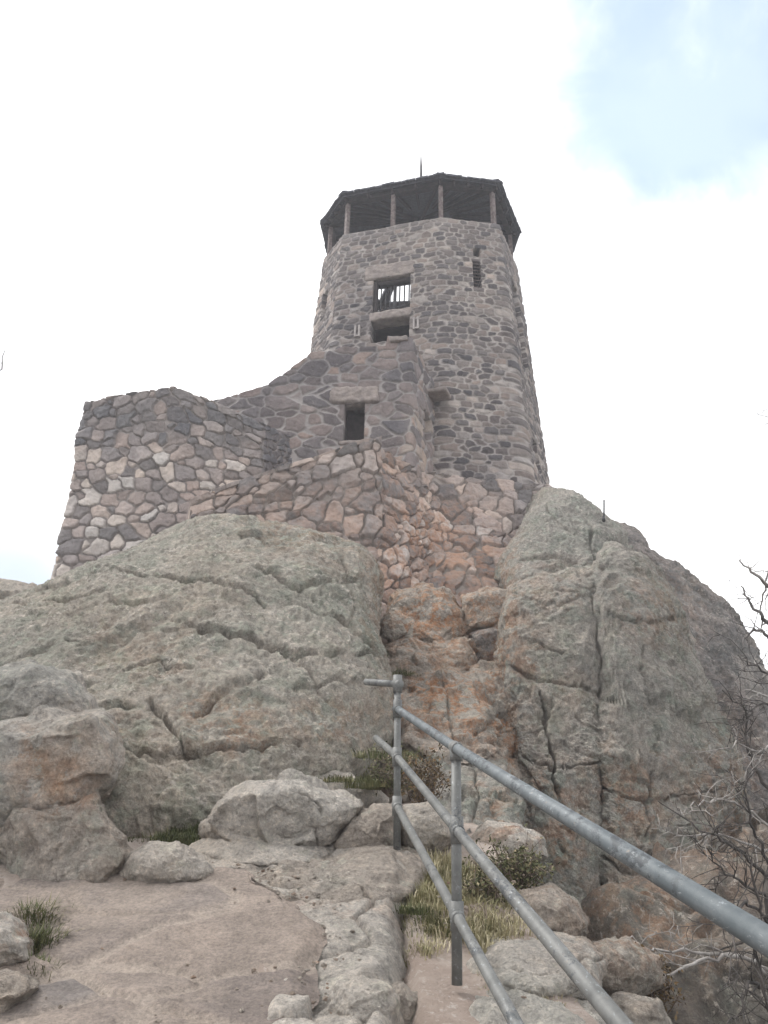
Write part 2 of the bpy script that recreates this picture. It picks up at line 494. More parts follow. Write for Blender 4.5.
def vnormals(P, T):
    fn = np.cross(P[T[:, 1]] - P[T[:, 0]], P[T[:, 2]] - P[T[:, 0]])
    N = np.zeros_like(P)
    for k in range(3):
        for c in range(3):
            N[:, c] += np.bincount(T[:, k], fn[:, c], len(P))
    return N / (np.linalg.norm(N, axis=1, keepdims=True) + 1e-12)

STAINS = [  # px, py, rx, ry, amount: rusty iron and orange lichen zones
    (430, 615, 55, 55, 1.0), (455, 700, 70, 45, 1.0), (400, 700, 25, 40, .6), (500, 640, 28, 70, .9), (505, 720, 16, 70, 1.0), (480, 610, 40, 30, .7),
    (55, 775, 42, 38, .9), (110, 735, 50, 40, .35), (230, 725, 45, 30, .75), (330, 720, 60, 25, .5), (150, 655, 70, 40, .3),
    (630, 800, 60, 60, .65), (560, 830, 40, 60, .75), (660, 610, 45, 45, .45), (650, 920, 80, 60, .7), (720, 800, 40, 90, .6), (560, 690, 50, 30, .25), (530, 600, 40, 30, .4), (300, 575, 40, 25, .0), (15, 935, 30, 25, .8),
    (330, 520, 90, 40, .6), (430, 540, 55, 45, .95), (395, 560, 30, 50, .9), (385, 480, 30, 40, .55), (480, 560, 40, 40, .7), (250, 500, 60, 25, .35), (560, 595, 40, 30, .3), (460, 560, 40, 30, .4), (500, 820, 30, 30, .8)]
def stain_of(P, k=1.0):
    x, y = proj(P)
    w = 22 * fbm(np.stack([x / 40, y / 40, 0 * x], 1), 3)
    s = np.zeros(len(P))
    for cx, cy, rx, ry, a in STAINS:
        r = ((x + w - cx) / rx) ** 2 + ((y + w - cy) / ry) ** 2
        s = np.maximum(s, a * np.exp(-r))
    return np.clip(s * k, 0, 1)

def crack_field(x, y, pts, warp):
    """distance (pixels) and side of a traced joint line"""
    pts = np.asarray(pts, float)
    best = np.full(len(x), 1e9); side = np.zeros(len(x))
    for a, b in zip(pts[:-1], pts[1:]):
        d = b - a; L = d @ d
        t = np.clip(((x - a[0]) * d[0] + (y - a[1]) * d[1]) / L, 0, 1)
        ex = x - a[0] - t * d[0]; ey = y - a[1] - t * d[1]
        r = np.hypot(ex, ey); m = r < best
        best = np.where(m, r, best); side = np.where(m, np.sign(d[0] * ey - d[1] * ex), side)
    return best, side

def rock(name, label, outline, Y, half, mat, sub=6, p=2.5, gy=0.0, gx=0.0, lump=0.07, facet=0.05, fscale=1.0, strata=0.0, sdip=0.15, sper=0.5, fine=0.02, cracks=(), cdepth=0.12, cwid=2.5, seed=0,
         cat='boulder', group=None, kind=None, smoothing=4, stain=1.0, crk=0.03, jag=5.0, chip=0.17, groove=0.0):
    """closed boulder: traced outline at distance Y, front and back swell out by half (metres)"""
    V, T = ico(sub)
    o = np.asarray(outline, float)
    a2 = o[:, 0] * np.roll(o[:, 1], -1) - np.roll(o[:, 0], -1) * o[:, 1]
    c = np.array([((o[:, k] + np.roll(o[:, k], -1)) * a2).sum() / (3 * a2.sum()) for k in (0, 1)])
    na = 1440
    ang = np.linspace(-np.pi, np.pi, na, endpoint=False)
    dx, dy = np.cos(ang), np.sin(ang)
    rad = np.zeros(na)
    for A, B in zip(o, np.roll(o, -1, 0)):
        e = B - A
        den = dx * e[1] - dy * e[0]
        den = np.where(np.abs(den) < 1e-9, 1e-9, den)
        t = ((A[0] - c[0]) * e[1] - (A[1] - c[1]) * e[0]) / den
        s = ((A[0] - c[0]) * dy - (A[1] - c[1]) * dx) / den
        rad = np.where((t > 0) & (s >= -1e-6) & (s <= 1 + 1e-6), np.maximum(rad, t), rad)
    kk = np.exp(-0.5 * (np.arange(-30, 31) / (smoothing * na / 360.0 / 2)) ** 2); kk /= kk.sum()
    rad = np.convolve(np.concatenate([rad[-30:], rad, rad[:30]]), kk, 'valid')
    x, y, z = V[:, 0], V[:, 1], V[:, 2]
    rho = np.clip(np.hypot(x, z), 0, 1)
    th = np.arctan2(-z, x)
    rr = np.interp(th, np.append(ang, np.pi), np.append(rad, rad[0]))
    # boxier rocks keep more of their face flat
    px = c[0] + rho * rr * np.cos(th); py = c[1] + rho * rr * np.sin(th)
    h = (1 - rho ** p) ** (1 / p)
    Yv = Y + gy * (py - c[1]) + gx * (px - c[0]) + np.where(y > 0, 1, -1) * h * half
    P = at(px, py, Yv)
    size = (P.max(0) - P.min(0)); S = float(np.sort(size)[1])
    N = vnormals(P, T)
    if (N * (P - P.mean(0))).sum() < 0: N = -N; T = T[:, ::-1]
    q = P + np.array([seed * 13.7, seed * 5.1, seed * 9.3])
    d = lump * S * fbm(q / (0.45 * S), 3)
    if facet:
        fs = 0.33 * S * fscale
        qq = q / fs + 0.25 * np.stack([perlin(q / fs * 1.3), perlin(q / fs * 1.3 + 31), perlin(q / fs * 1.3 + 67)], 1)
        off, hid, ed = worley3(qq * np.array([1, 1, 1.25], np.float32))
        rv = np.stack([hash01(hid, hid, k) - 0.5 for k in (1, 2, 3)], 1)
        d = d + facet * S * ((off * rv).sum(1) * 1.6 + 0.45 * (hash01(hid, hid, 5) - 0.5)) * sstep(ed, 0.0, 0.18)
        if groove: d = d - groove * facet * S * np.exp(-(ed / 0.03) ** 2)
    if strata:
        w = fbm(q / (0.6 * S), 3) * 0.9
        s = (q[:, 2] + sdip * q[:, 0] + 0.25 * q[:, 1]) / sper + w * 1.2
        fr = s - np.floor(s)
        lv = hash01(np.floor(s).astype(np.int64), np.zeros(len(s), np.int64), seed + 2)
        prof = sstep(fr, 0.0, 0.10) * (1 - 0.75 * fr)
        d = d + strata * (prof - 0.4) * (0.35 + 0.9 * lv) * sstep(perlin(q / (0.5 * S) + 9), -0.45, 0.25)
    if crk:
        z1 = perlin(q / (0.55 * S) + 3.3) + 0.25 * fbm(q / (0.12 * S), 2)
        d = d - crk * S * 0.5 * np.exp(-(z1 / 0.03) ** 2) * sstep(perlin(q / (0.3 * S) + 21), -0.1, 0.2)
    cs = np.clip(0.16 * S ** 0.6, 0.07, 0.4)
    qq = q / cs + 0.35 * np.stack([perlin(q / cs), perlin(q / cs + 31), perlin(q / cs + 67)], 1)
    off, hid, ed = worley3(qq)
    rv = np.stack([hash01(hid, hid, k) - 0.5 for k in (1, 2, 3)], 1)
    d = d + chip * cs * ((off * rv).sum(1) * 1.3 + 0.4 * (hash01(hid, hid, 5) - 0.5)) * sstep(ed, 0, .07) * sstep(perlin(q / (2.5 * cs) + 5), -.35, .3)
    d = d + fine * 0.45 * (fbm(q * 4.5, 5, 0.6, ridged=True) - 0.5) + 0.5 * fine * fbm(q * 13.0, 3, 0.65)
    if cracks:
        ix, iy = proj(P)
        wx = jag * fbm(np.stack([ix / 22, iy / 22, 0 * ix], 1), 3); wy = jag * fbm(np.stack([ix / 22, iy / 22, 0 * ix + 40], 1), 3)
        front = (y < 0)
        for cr in cracks:
            pts, dep, wid, stp = (list(cr) + [cdepth, cwid, 0.0])[:1] + [cr[1] if len(cr) > 1 else cdepth, cr[2] if len(cr) > 2 else cwid, cr[3] if len(cr) > 3 else 0.0]
            r, sd = crack_field(ix + wx, iy + wy, pts, None)
            ww = wid * (0.6 + 0.8 * np.clip(0.5 + perlin(np.stack([ix / 30, iy / 30, 0 * ix + 5], 1)), 0, 1))
            d = d - front * 0.7 * dep * np.exp(-(r / (0.55 * ww)) ** 2) * sstep(perlin(np.stack([ix / 26, iy / 26, 0 * ix + 15], 1)), -0.5, 0.0)
            if stp: d = d + front * 0.18 * stp * np.where(sd < 0, 1, -0.3) * np.exp(-r / 16.0) * sstep(r, 0, 2.0)
    P = P + N * d[:, None]
    ob = mk(name, P, [T], mat, None, {'stain': stain_of(P, stain)})
    tag(ob, label, cat, group, kind)
    return ob

def big_rocks():
    # ---- left dome
    rock('rock_outcrop', 'big rounded grey green lichen covered granite dome left of the railing', [(-90, 640), (-20, 615), (40, 590), (95, 562), (150, 541), (205, 523), (240, 519), (275, 526), (320, 530), (352, 541), (368, 562), (376, 600), (383, 660), (388, 720), (380, 745), (365, 775), (330, 800), (285, 830), (200, 850), (100, 860), (0, 850), (-90, 830)],
         8.7, 1.9, M['dome'], 8, 2.6, gy=-0.011, lump=0.03, facet=0.025, fscale=1.0, strata=0.02, sdip=-0.12, sper=0.62, fine=0.05, seed=1, cat='rock', kind='structure', crk=0.03,
         cracks=[([(-10, 664), (30, 655), (70, 643), (110, 640)], .12, 2.0, .05), ([(33, 597), (97, 577), (173, 580), (240, 592), (262, 600)], .16, 2.4, .07), ([(163, 621), (200, 632), (256, 640)], .12, 2.4, .05),
                 ([(240, 537), (278, 547)], .14, 2.5, .08), ([(258, 572), (300, 586), (356, 582)], .2, 2.6, .14), ([(200, 633), (247, 639), (290, 650), (321, 658), (372, 656)], .22, 3, .12),
                 ([(262, 640), (300, 658), (330, 700)], .12, 3, .05), ([(100, 715), (150, 705), (175, 735), (187, 757), (245, 748)], .22, 3.5, .1), ([(120, 768), (180, 760), (235, 752), (300, 740)], .16, 3, .06),
                 ([(195, 720), (215, 700), (240, 690), (262, 676)], .18, 4, .08), ([(340, 560), (352, 600), (350, 650)], .14, 3, .04), ([(290, 690), (335, 682), (370, 690)], .12, 3, .05), ([(60, 690), (110, 680), (150, 664), (190, 668)], .07, 2, .03)])
    # far rock behind the dome on the left
    rock('rock_outcrop', 'small pinkish far rock knob at the left edge beyond the dome', [(-60, 590), (-10, 581), (18, 580), (36, 588), (44, 604), (30, 640), (-60, 650)], 13.5, 0.9, M['tan'], 6, 2.4, seed=2, cat='rock', kind='structure')
    # ---- gully rocks between dome and cliff
    K = dict(cat='rock', kind='structure')
    rock('rock_outcrop', 'big orange stained rock in the middle of the gully', [(388, 612), (398, 594), (425, 586), (447, 592), (460, 612), (468, 636), (455, 650), (420, 654), (392, 646)], 11.6, 0.75, M['orange'], 7, 3.4, gy=-0.008, facet=0.09, fscale=.9, seed=3, chip=.3, smoothing=2, **K)
    rock('rock_outcrop', 'lower orange rock with mossy foot in the gully', [(384, 650), (400, 636), (440, 640), (470, 634), (478, 668), (468, 694), (430, 704), (390, 700), (378, 680)], 10.9, 0.75, M['orange'], 7, 3.4, gy=-0.012, facet=0.09, fscale=.9, seed=13, chip=.3, smoothing=2, **K)
    rock('rock_outcrop', 'small pinkish stone lodged beside the orange gully rock', [(380, 622), (390, 612), (404, 616), (406, 634), (394, 644), (382, 638)], 10.9, 0.25, M['tan'], 6, 3.0, seed=14, facet=.06, **K)
    rock('rock_outcrop', 'squarish rust brown block right of the orange gully rock', [(462, 596), (485, 588), (510, 590), (512, 626), (466, 632)], 11.7, 0.7, M['orange'], 6, 5, gy=-0.004, facet=0.04, seed=4, smoothing=2, chip=.3, **K)
    rock('rock_outcrop', 'dark faced block of stone wedged low between gully and cliff', [(466, 632), (512, 620), (514, 662), (506, 672), (472, 664)], 11.4, 0.6, M['shoulder'], 6, 5.0, facet=0.04, seed=5, smoothing=2, **K)
    rock('rock_outcrop', 'rust streaked pillar against the foot of the cliff', [(474, 668), (506, 664), (520, 680), (524, 740), (530, 800), (510, 812), (490, 780), (480, 720)], 9.9, 0.6, M['orange'], 7, 4, gy=-0.008, facet=0.08, fscale=.7, seed=15, smoothing=2, chip=.3, cracks=[([(476, 706), (500, 712), (524, 704)], .1, 2), ([(484, 758), (528, 750)], .1, 2)], **K)
    rock('rock_outcrop', 'pale fractured slab streaked with orange lichen above the bend of the railing', [(392, 700), (415, 684), (450, 672), (478, 680), (492, 710), (496, 760), (470, 770), (430, 762), (396, 744)], 9.0, 0.7, M['orange'], 7, 4.0, gy=-0.02, facet=0.10, fscale=0.7, seed=6, smoothing=2, lump=.03, chip=.32,
         cracks=[([(404, 725), (440, 735), (488, 728)], .1, 2.0), ([(440, 675), (448, 700), (455, 760)], .08, 2)], **K)
    rock('rock_outcrop', 'grey fractured bedrock between the railing and the cliff foot', [(416, 770), (440, 748), (480, 752), (505, 765), (522, 810), (530, 870), (470, 880), (425, 840)], 7.2, 0.6, M['cliff'], 7, 4.0, gy=-0.02, facet=0.10, fscale=0.6, seed=16, smoothing=2, lump=.03, chip=.32,
         cracks=[([(430, 800), (470, 792), (515, 806)], .1, 2.0), ([(470, 755), (478, 800), (468, 870)], .08, 2)], **K)
    # ---- cliff on the right
    rock('cliff', 'tall grey left column of the right hand cliff split by a vertical crack', [(502, 620), (505, 590), (530, 577), (570, 570), (600, 570), (604, 640), (604, 760), (606, 900), (600, 980), (560, 960), (528, 900), (516, 830), (508, 740), (500, 680)], 10.2, 1.2, M['cliff'], 8, 5.0, gy=-0.0045, facet=0.025, fscale=0.8, lump=0.02, fine=0.045, seed=7, chip=.32, cat='cliff', kind='structure', smoothing=2, strata=0.02, sper=.9, crk=.02,
         cracks=[([(543, 690), (549, 745), (559, 803), (562, 850)], .22, 2.2, .06), ([(508, 668), (540, 678), (590, 690)], .12, 2, .05), ([(512, 590), (545, 604), (592, 596)], .08, 2, .04), ([(530, 640), (560, 652)], .1, 2, .03), ([(520, 760), (560, 772), (600, 762)], .1, 2, .04)])
    rock('cliff', 'broad grey face of the right hand cliff with fine joints', [(592, 560), (612, 548), (640, 556), (672, 590), (690, 640), (712, 690), (735, 740), (752, 820), (748, 900), (740, 1010), (680, 1060), (610, 1040), (598, 940), (596, 800), (594, 660)], 10.3, 1.4, M['cliff'], 8, 4.0, gy=-0.0045, gx=0.006, facet=0.028, fscale=0.7, lump=0.025, fine=0.05, seed=8, chip=.32, cat='cliff', kind='structure', smoothing=2, strata=0.02, sper=.8, crk=.02,
         cracks=[([(596, 614), (625, 620), (656, 624), (680, 618)], .14, 2.2, .05), ([(602, 700), (640, 712), (700, 706)], .1, 2, .04), ([(640, 650), (655, 740), (648, 830), (660, 900)], .12, 2.2, .05), ([(600, 790), (650, 800), (720, 790)], .1, 2.2, .04), ([(604, 860), (660, 880), (730, 872)], .14, 3, .06)])
    rock('cliff', 'sloping upper shelf of the right hand cliff beneath the tower', [(498, 575), (512, 540), (530, 505), (545, 487), (572, 492), (598, 512), (625, 532), (628, 570), (605, 590), (560, 592), (505, 600)], 13.6, 1.7, M['cliff'], 7, 3.0, gy=-0.02, facet=0.03, fscale=0.8, lump=0.03, seed=9, cat='cliff', kind='structure', smoothing=2, strata=0.03, sper=.6, fine=.05,
         cracks=[([(520, 563), (545, 558), (576, 561)], .2, 3, .1), ([(592, 520), (594, 572)], .2, 2.5, .05), ([(545, 505), (570, 530), (590, 540)], .1, 2)])
    rock('cliff', 'dark broken shoulder of the cliff running down to the right edge', [(585, 520), (602, 516), (632, 534), (662, 555), (690, 574), (718, 592), (744, 618), (760, 648), (780, 690), (800, 760), (820, 900), (800, 1080), (700, 1080), (640, 900), (600, 720)], 13.0, 1.9, M['shoulder'], 8, 2.8, gy=-0.012, gx=0.006, facet=0.035, fscale=0.32, lump=0.02, fine=0.06, chip=.24, seed=10, cat='cliff', kind='structure', smoothing=2, crk=.04)
    rock('cliff', 'dark brown fractured bedrock at the lower right behind the dead thicket', [(596, 900), (650, 880), (700, 860), (740, 840), (790, 820), (880, 850), (880, 1180), (640, 1180), (600, 1060)], 8.2, 1.5, M['brown'], 7, 3.5, gy=-0.006, facet=0.10, fscale=.5, chip=.4, seed=12, cat='cliff', kind='structure')
big_rocks()

def build_bedrock():
    xs = np.arange(-1.35, 1.25, 0.011); ys = np.arange(3.0, 6.9, 0.013)
    X, Y = np.meshgrid(xs, ys, indexing='ij'); x, y = X.ravel(), Y.ravel()
    P = np.stack([x, y, np.zeros(x.size)], 1)
    base = np.interp(y, _gy, _gz)
    wp = np.stack([x * 1.5, y * 1.5, 0 * x], 1)
    q = np.stack([x * 2.1 + 0.4 * perlin(wp), y * 3.0 + 0.4 * perlin(wp + 20), 0 * x + 0.5], 1)
    off, hid, ed = worley3(q)
    rv = np.stack([hash01(hid, hid, k) - 0.5 for k in (1, 2, 3)], 1)
    plate = 0.055 * (hash01(hid, hid, 5) - 0.35) + 0.09 * (off[:, 0] * rv[:, 0] + off[:, 1] * rv[:, 1])
    z = base + 0.03 + plate * sstep(ed, 0.0, 0.10) - 0.035 * np.exp(-(ed / 0.05) ** 2)
    z = z + 0.05 * fbm(P * 1.6, 4) + 0.018 * fbm(P * 6.0, 4)
    # a worn trough of soil beside the railing, and margins that dip under the ground
    tr = np.exp(-((x - np.interp(y, [3.0, 3.6, 4.6, 5.2], [0.12, 0.16, 0.16, 0.10])) / 0.10) ** 2) * (1 - sstep(y, 4.6, 5.3))
    z = z - 0.05 * tr - 0.45 * sstep(x, np.interp(y, [3, 4, 4.6, 5.2, 6.9], [0.0, 0.04, 0.06, 0.16, 0.3]) + 0.05 * perlin(np.stack([y * 4, 0 * y, 0 * y + 8], 1)), np.interp(y, [3, 4, 4.6, 5.2, 6.9], [0.30, 0.34, 0.36, 0.5, 0.7]))
    xr = np.interp(y, [-2, 0, 1.5, 3.4, 4.1, 4.5, 4.86], [0.7, 0.45, 0.1, -0.26, -0.24, -0.34, -0.62])
    onpath = (1 - sstep(x - xr, -0.26, -0.12)) * (1 - sstep(y, 4.62, 4.82))
    z = z - 0.15 * onpath - 0.5 * sstep(x, 0.75, 1.2) - 0.3 * sstep(y, 6.4, 6.9) - 0.3 * sstep(-x, 1.1, 1.35)
    P[:, 2] = z
    o = mk('bedrock', P, [grid_faces(len(xs), len(ys))], M['pale'], None, {'stain': 0.25 * sstep(perlin(P * 1.3 + 7), 0, .4)})
    tag(o, 'flat pale stepped granite bedrock between the paving and the railing', 'bedrock', kind='structure')
build_bedrock()

def boulders():
    gs = 'boulders beside the path'
    def B(label, outline, half, mat, sub=6, Y=None, seed=0, **kw):
        ys = max(p[1] for p in outline); xs = [p[0] for p in outline if p[1] > ys - 14]
        if Y is None: Y = ground_hit(sum(xs) / len(xs), ys - 9) + 0.4 * half - kw.get('gy', 0) * (ys - sum(p[1] for p in outline) / len(outline))
        kw.setdefault('facet', 0.045); kw.setdefault('lump', 0.05); kw.setdefault('fine', 0.016); kw.setdefault('crk', 0.014); kw.setdefault('chip', 0.16); kw.setdefault('cat', 'boulder'); kw.setdefault('name', 'boulder')
        nm = kw.pop('name')
        return rock(nm, label, outline, Y, half, mat, sub, group=kw.pop('group', gs), seed=seed, **kw)
    B('grey rounded boulder topping the stack at the left edge', [(-50, 690), (-30, 674), (30, 664), (70, 674), (95, 697), (101, 716), (85, 730), (0, 736), (-50, 736)], 0.55, M['grey'], 7, Y=5.75, seed=21, p=3.4, facet=.06, smoothing=2)
    B('large boulder with an orange stain in the middle of the left edge stack', [(-60, 730), (0, 722), (60, 716), (104, 714), (117, 738), (119, 766), (106, 788), (92, 806), (40, 822), (-60, 836)], 0.6, M['grey'], 7, Y=5.35, seed=22, p=4.5, facet=.07, smoothing=2)
    B('tan boulder at the foot of the left edge stack', [(-4, 836), (12, 808), (55, 800), (96, 792), (108, 820), (118, 842), (130, 862), (120, 888), (50, 902), (0, 898)], 0.42, M['tan'], 7, Y=5.1, seed=23, p=4.5, facet=.08, smoothing=2, stain=1.3)
    B('dark crevice block under the left edge stack', [(-60, 812), (-5, 816), (12, 830), (10, 905), (-60, 915)], 0.4, M['shoulder'], 6, Y=5.2, seed=24)
    B('pinkish brown rock at the left edge beside the paving', [(-60, 925), (-10, 912), (18, 920), (34, 940), (32, 960), (10, 972), (-60, 980)], 0.25, M['pale'], 6, seed=25)
    B('low grey rock at the bottom left corner beside the paving', [(-60, 968), (0, 968), (34, 975), (44, 988), (20, 1004), (0, 1040), (-60, 1050)], 0.25, M['tan'], 6, Y=3.6, seed=26)
    B('smooth pale rounded boulder at the far edge of the paving', [(114, 878), (126, 856), (150, 842), (176, 841), (200, 856), (218, 872), (212, 886), (170, 894), (130, 892)], 0.26, M['pale'], 7, seed=27, facet=0.03, lump=.05, p=2.2)
    B('large angular pale block beside the dark grassy hollow', [(204, 832), (218, 803), (246, 785), (290, 782), (335, 791), (362, 806), (354, 822), (330, 842), (312, 858), (240, 858), (206, 846)], 0.42, M['pale'], 7, seed=33, p=4.5, facet=.13, fscale=1.3, smoothing=1, crk=0, lump=.02, chip=.2, cracks=[([(300, 790), (322, 806), (318, 850)], .04, 1.5)])
    B('pale sloping slab behind the large angular block', [(285, 790), (310, 776), (350, 774), (380, 786), (388, 802), (372, 820), (330, 822)], 0.4, M['pale'], 6, seed=29, facet=.06)
    B('low flat pale slab at the foot of the angular block', [(186, 850), (205, 838), (250, 838), (310, 842), (335, 850), (325, 866), (270, 874), (215, 870)], 0.35, M['pale'], 6, seed=30, gy=-.008)
    B('tilted grey slab just left of the far railing post', [(322, 846), (345, 822), (380, 804), (402, 806), (404, 840), (385, 858), (340, 866)], 0.38, M['tan'], 6, seed=31, facet=.05)
    B('wide flat ledge rock beyond the paving', [(190, 893), (215, 872), (280, 862), (340, 852), (400, 848), (428, 866), (420, 892), (385, 910), (320, 916), (240, 905)], 0.42, M['tan'], 7, seed=32, gy=-0.012, facet=.07, cracks=[([(240, 876), (300, 884), (352, 872)], .05, 2), ([(330, 880), (370, 900)], .05, 2)])
    B('pale step rock at the far right corner of the paving', [(326, 908), (340, 888), (375, 880), (408, 886), (414, 902), (402, 918), (360, 926), (330, 922)], 0.25, M['pale'], 6, seed=33, gy=-.008)
    B('second pale step rock down the right side of the paving', [(328, 932), (342, 915), (375, 912), (404, 918), (408, 934), (396, 948), (350, 954), (332, 948)], 0.22, M['pale'], 6, seed=34, gy=-.008)
    B('third pale step rock down the right side of the paving', [(324, 966), (334, 946), (368, 940), (400, 948), (406, 964), (396, 982), (350, 990), (328, 984)], 0.2, M['pale'], 6, seed=35, gy=-.006)
    B('rounded pale rock at the bottom edge beside the paving', [(328, 1010), (338, 984), (362, 974), (388, 982), (400, 1000), (398, 1040), (360, 1060), (330, 1050)], 0.2, M['pale'], 6, Y=3.62, seed=36)
    B('narrow pale rock wedged against the right edge of the paving near the bottom', [(372, 1010), (380, 990), (402, 984), (420, 996), (424, 1030), (400, 1060), (376, 1050)], 0.16, M['tan'], 6, seed=46)
    B('grey rock at the foot of the far railing post', [(394, 828), (404, 806), (432, 800), (452, 814), (456, 838), (440, 856), (404, 858)], 0.35, M['pale'], 6, seed=37)
    B('grey knob left of the railing post in the grassy gully', [(362, 792), (372, 772), (398, 768), (412, 784), (408, 806), (378, 812)], 0.35, M['tan'], 6, seed=38)
    gr = 'rocks outside the railing'
    B('pale flat topped rock behind the shrub right of the railing', [(466, 842), (486, 822), (520, 826), (544, 838), (548, 858), (520, 868), (475, 862)], 0.3, M['pale'], 6, Y=6.0, seed=39, group=gr)
    B('tan rounded boulder below the shrub outside the railing', [(500, 915), (520, 890), (552, 886), (576, 900), (588, 922), (582, 946), (540, 956), (505, 946)], 0.3, M['tan'], 6, Y=5.0, seed=40, group=gr)
    B('broad flat grey rock at the foot of the near railing post', [(462, 962), (490, 938), (540, 932), (590, 940), (606, 962), (598, 990), (540, 1004), (480, 996)], 0.42, M['pale'], 7, Y=4.35, seed=41, gy=-.008, group=gr, cracks=[([(480, 965), (540, 972), (600, 958)], .05, 2)])
    B('grey rock at the bottom edge between the lower rails', [(440, 1022), (462, 996), (520, 986), (575, 992), (606, 1012), (620, 1060), (440, 1070)], 0.36, M['pale'], 7, Y=3.85, seed=42, gy=-.006, group=gr)
    B('grey boulder right of the flat rock at the drop', [(572, 962), (592, 940), (630, 938), (660, 958), (664, 985), (620, 1004), (580, 996)], 0.35, M['tan'], 6, Y=4.9, seed=43, group=gr)
    B('small tan rock at the bottom edge right of the lower rail', [(590, 1010), (620, 996), (660, 1000), (676, 1030), (660, 1060), (600, 1060)], 0.3, M['tan'], 6, Y=4.3, seed=44, group=gr)
boulders()

# ------------------------------------------------------------------ flagstone path
def stones(u, v, w, h, seed, jit=0.33, pw=2.6, warp=0.25, wt=0.18):
    """rubble layout: distance to the joint (m), tone, tone2, offset to the stone's centre"""
    s3 = np.stack([u / (1.6 * w), v / (1.6 * h), 0 * u + seed * 3.7], 1)
    uu = u + warp * w * (perlin(s3) + 0.5 * perlin(s3 * 2.3 + 9)); vv = v + warp * h * (perlin(s3 + 50) + 0.5 * perlin(s3 * 2.3 + 77))
    j0 = np.floor(vv / h).astype(np.int64)
    b1 = np.full(len(u), 9e9); b2 = b1.copy(); tone = np.zeros(len(u)); tone2 = tone.copy(); tilt = tone.copy()
    for dj in (-1, 0, 1):
        j = j0 + dj
        i0 = np.floor(uu / w - 0.5 * (j & 1)).astype(np.int64)
        for di in (-2, -1, 0, 1, 2):
            i = i0 + di
            hx = hash01(i, j, seed); hy = hash01(i, j, seed + 1); hw = hash01(i, j, seed + 2)
            cu = (i + 0.5 + 0.5 * (j & 1) + jit * 2 * (hx - 0.5)); cv = (j + 0.5 + jit * 1.6 * (hy - 0.5))
            d = (np.abs(uu / w - cu) ** pw + np.abs(vv / h - cv) ** pw) ** (1 / pw) - wt * (hw - 0.5) * 2
            m = d < b1
            b2 = np.where(m, b1, np.minimum(b2, d)); b1 = np.where(m, d, b1)
            tilt = np.where(m, (uu / w - cu) * (hash01(i, j, seed + 5) - 0.5) + (vv / h - cv) * (hash01(i, j, seed + 6) - 0.5), tilt)
            tone = np.where(m, hash01(i, j, seed + 3), tone); tone2 = np.where(m, hash01(i, j, seed + 4), tone2)
    return (b2 - b1) * 0.5 * min(w, h), tone, tone2, tilt

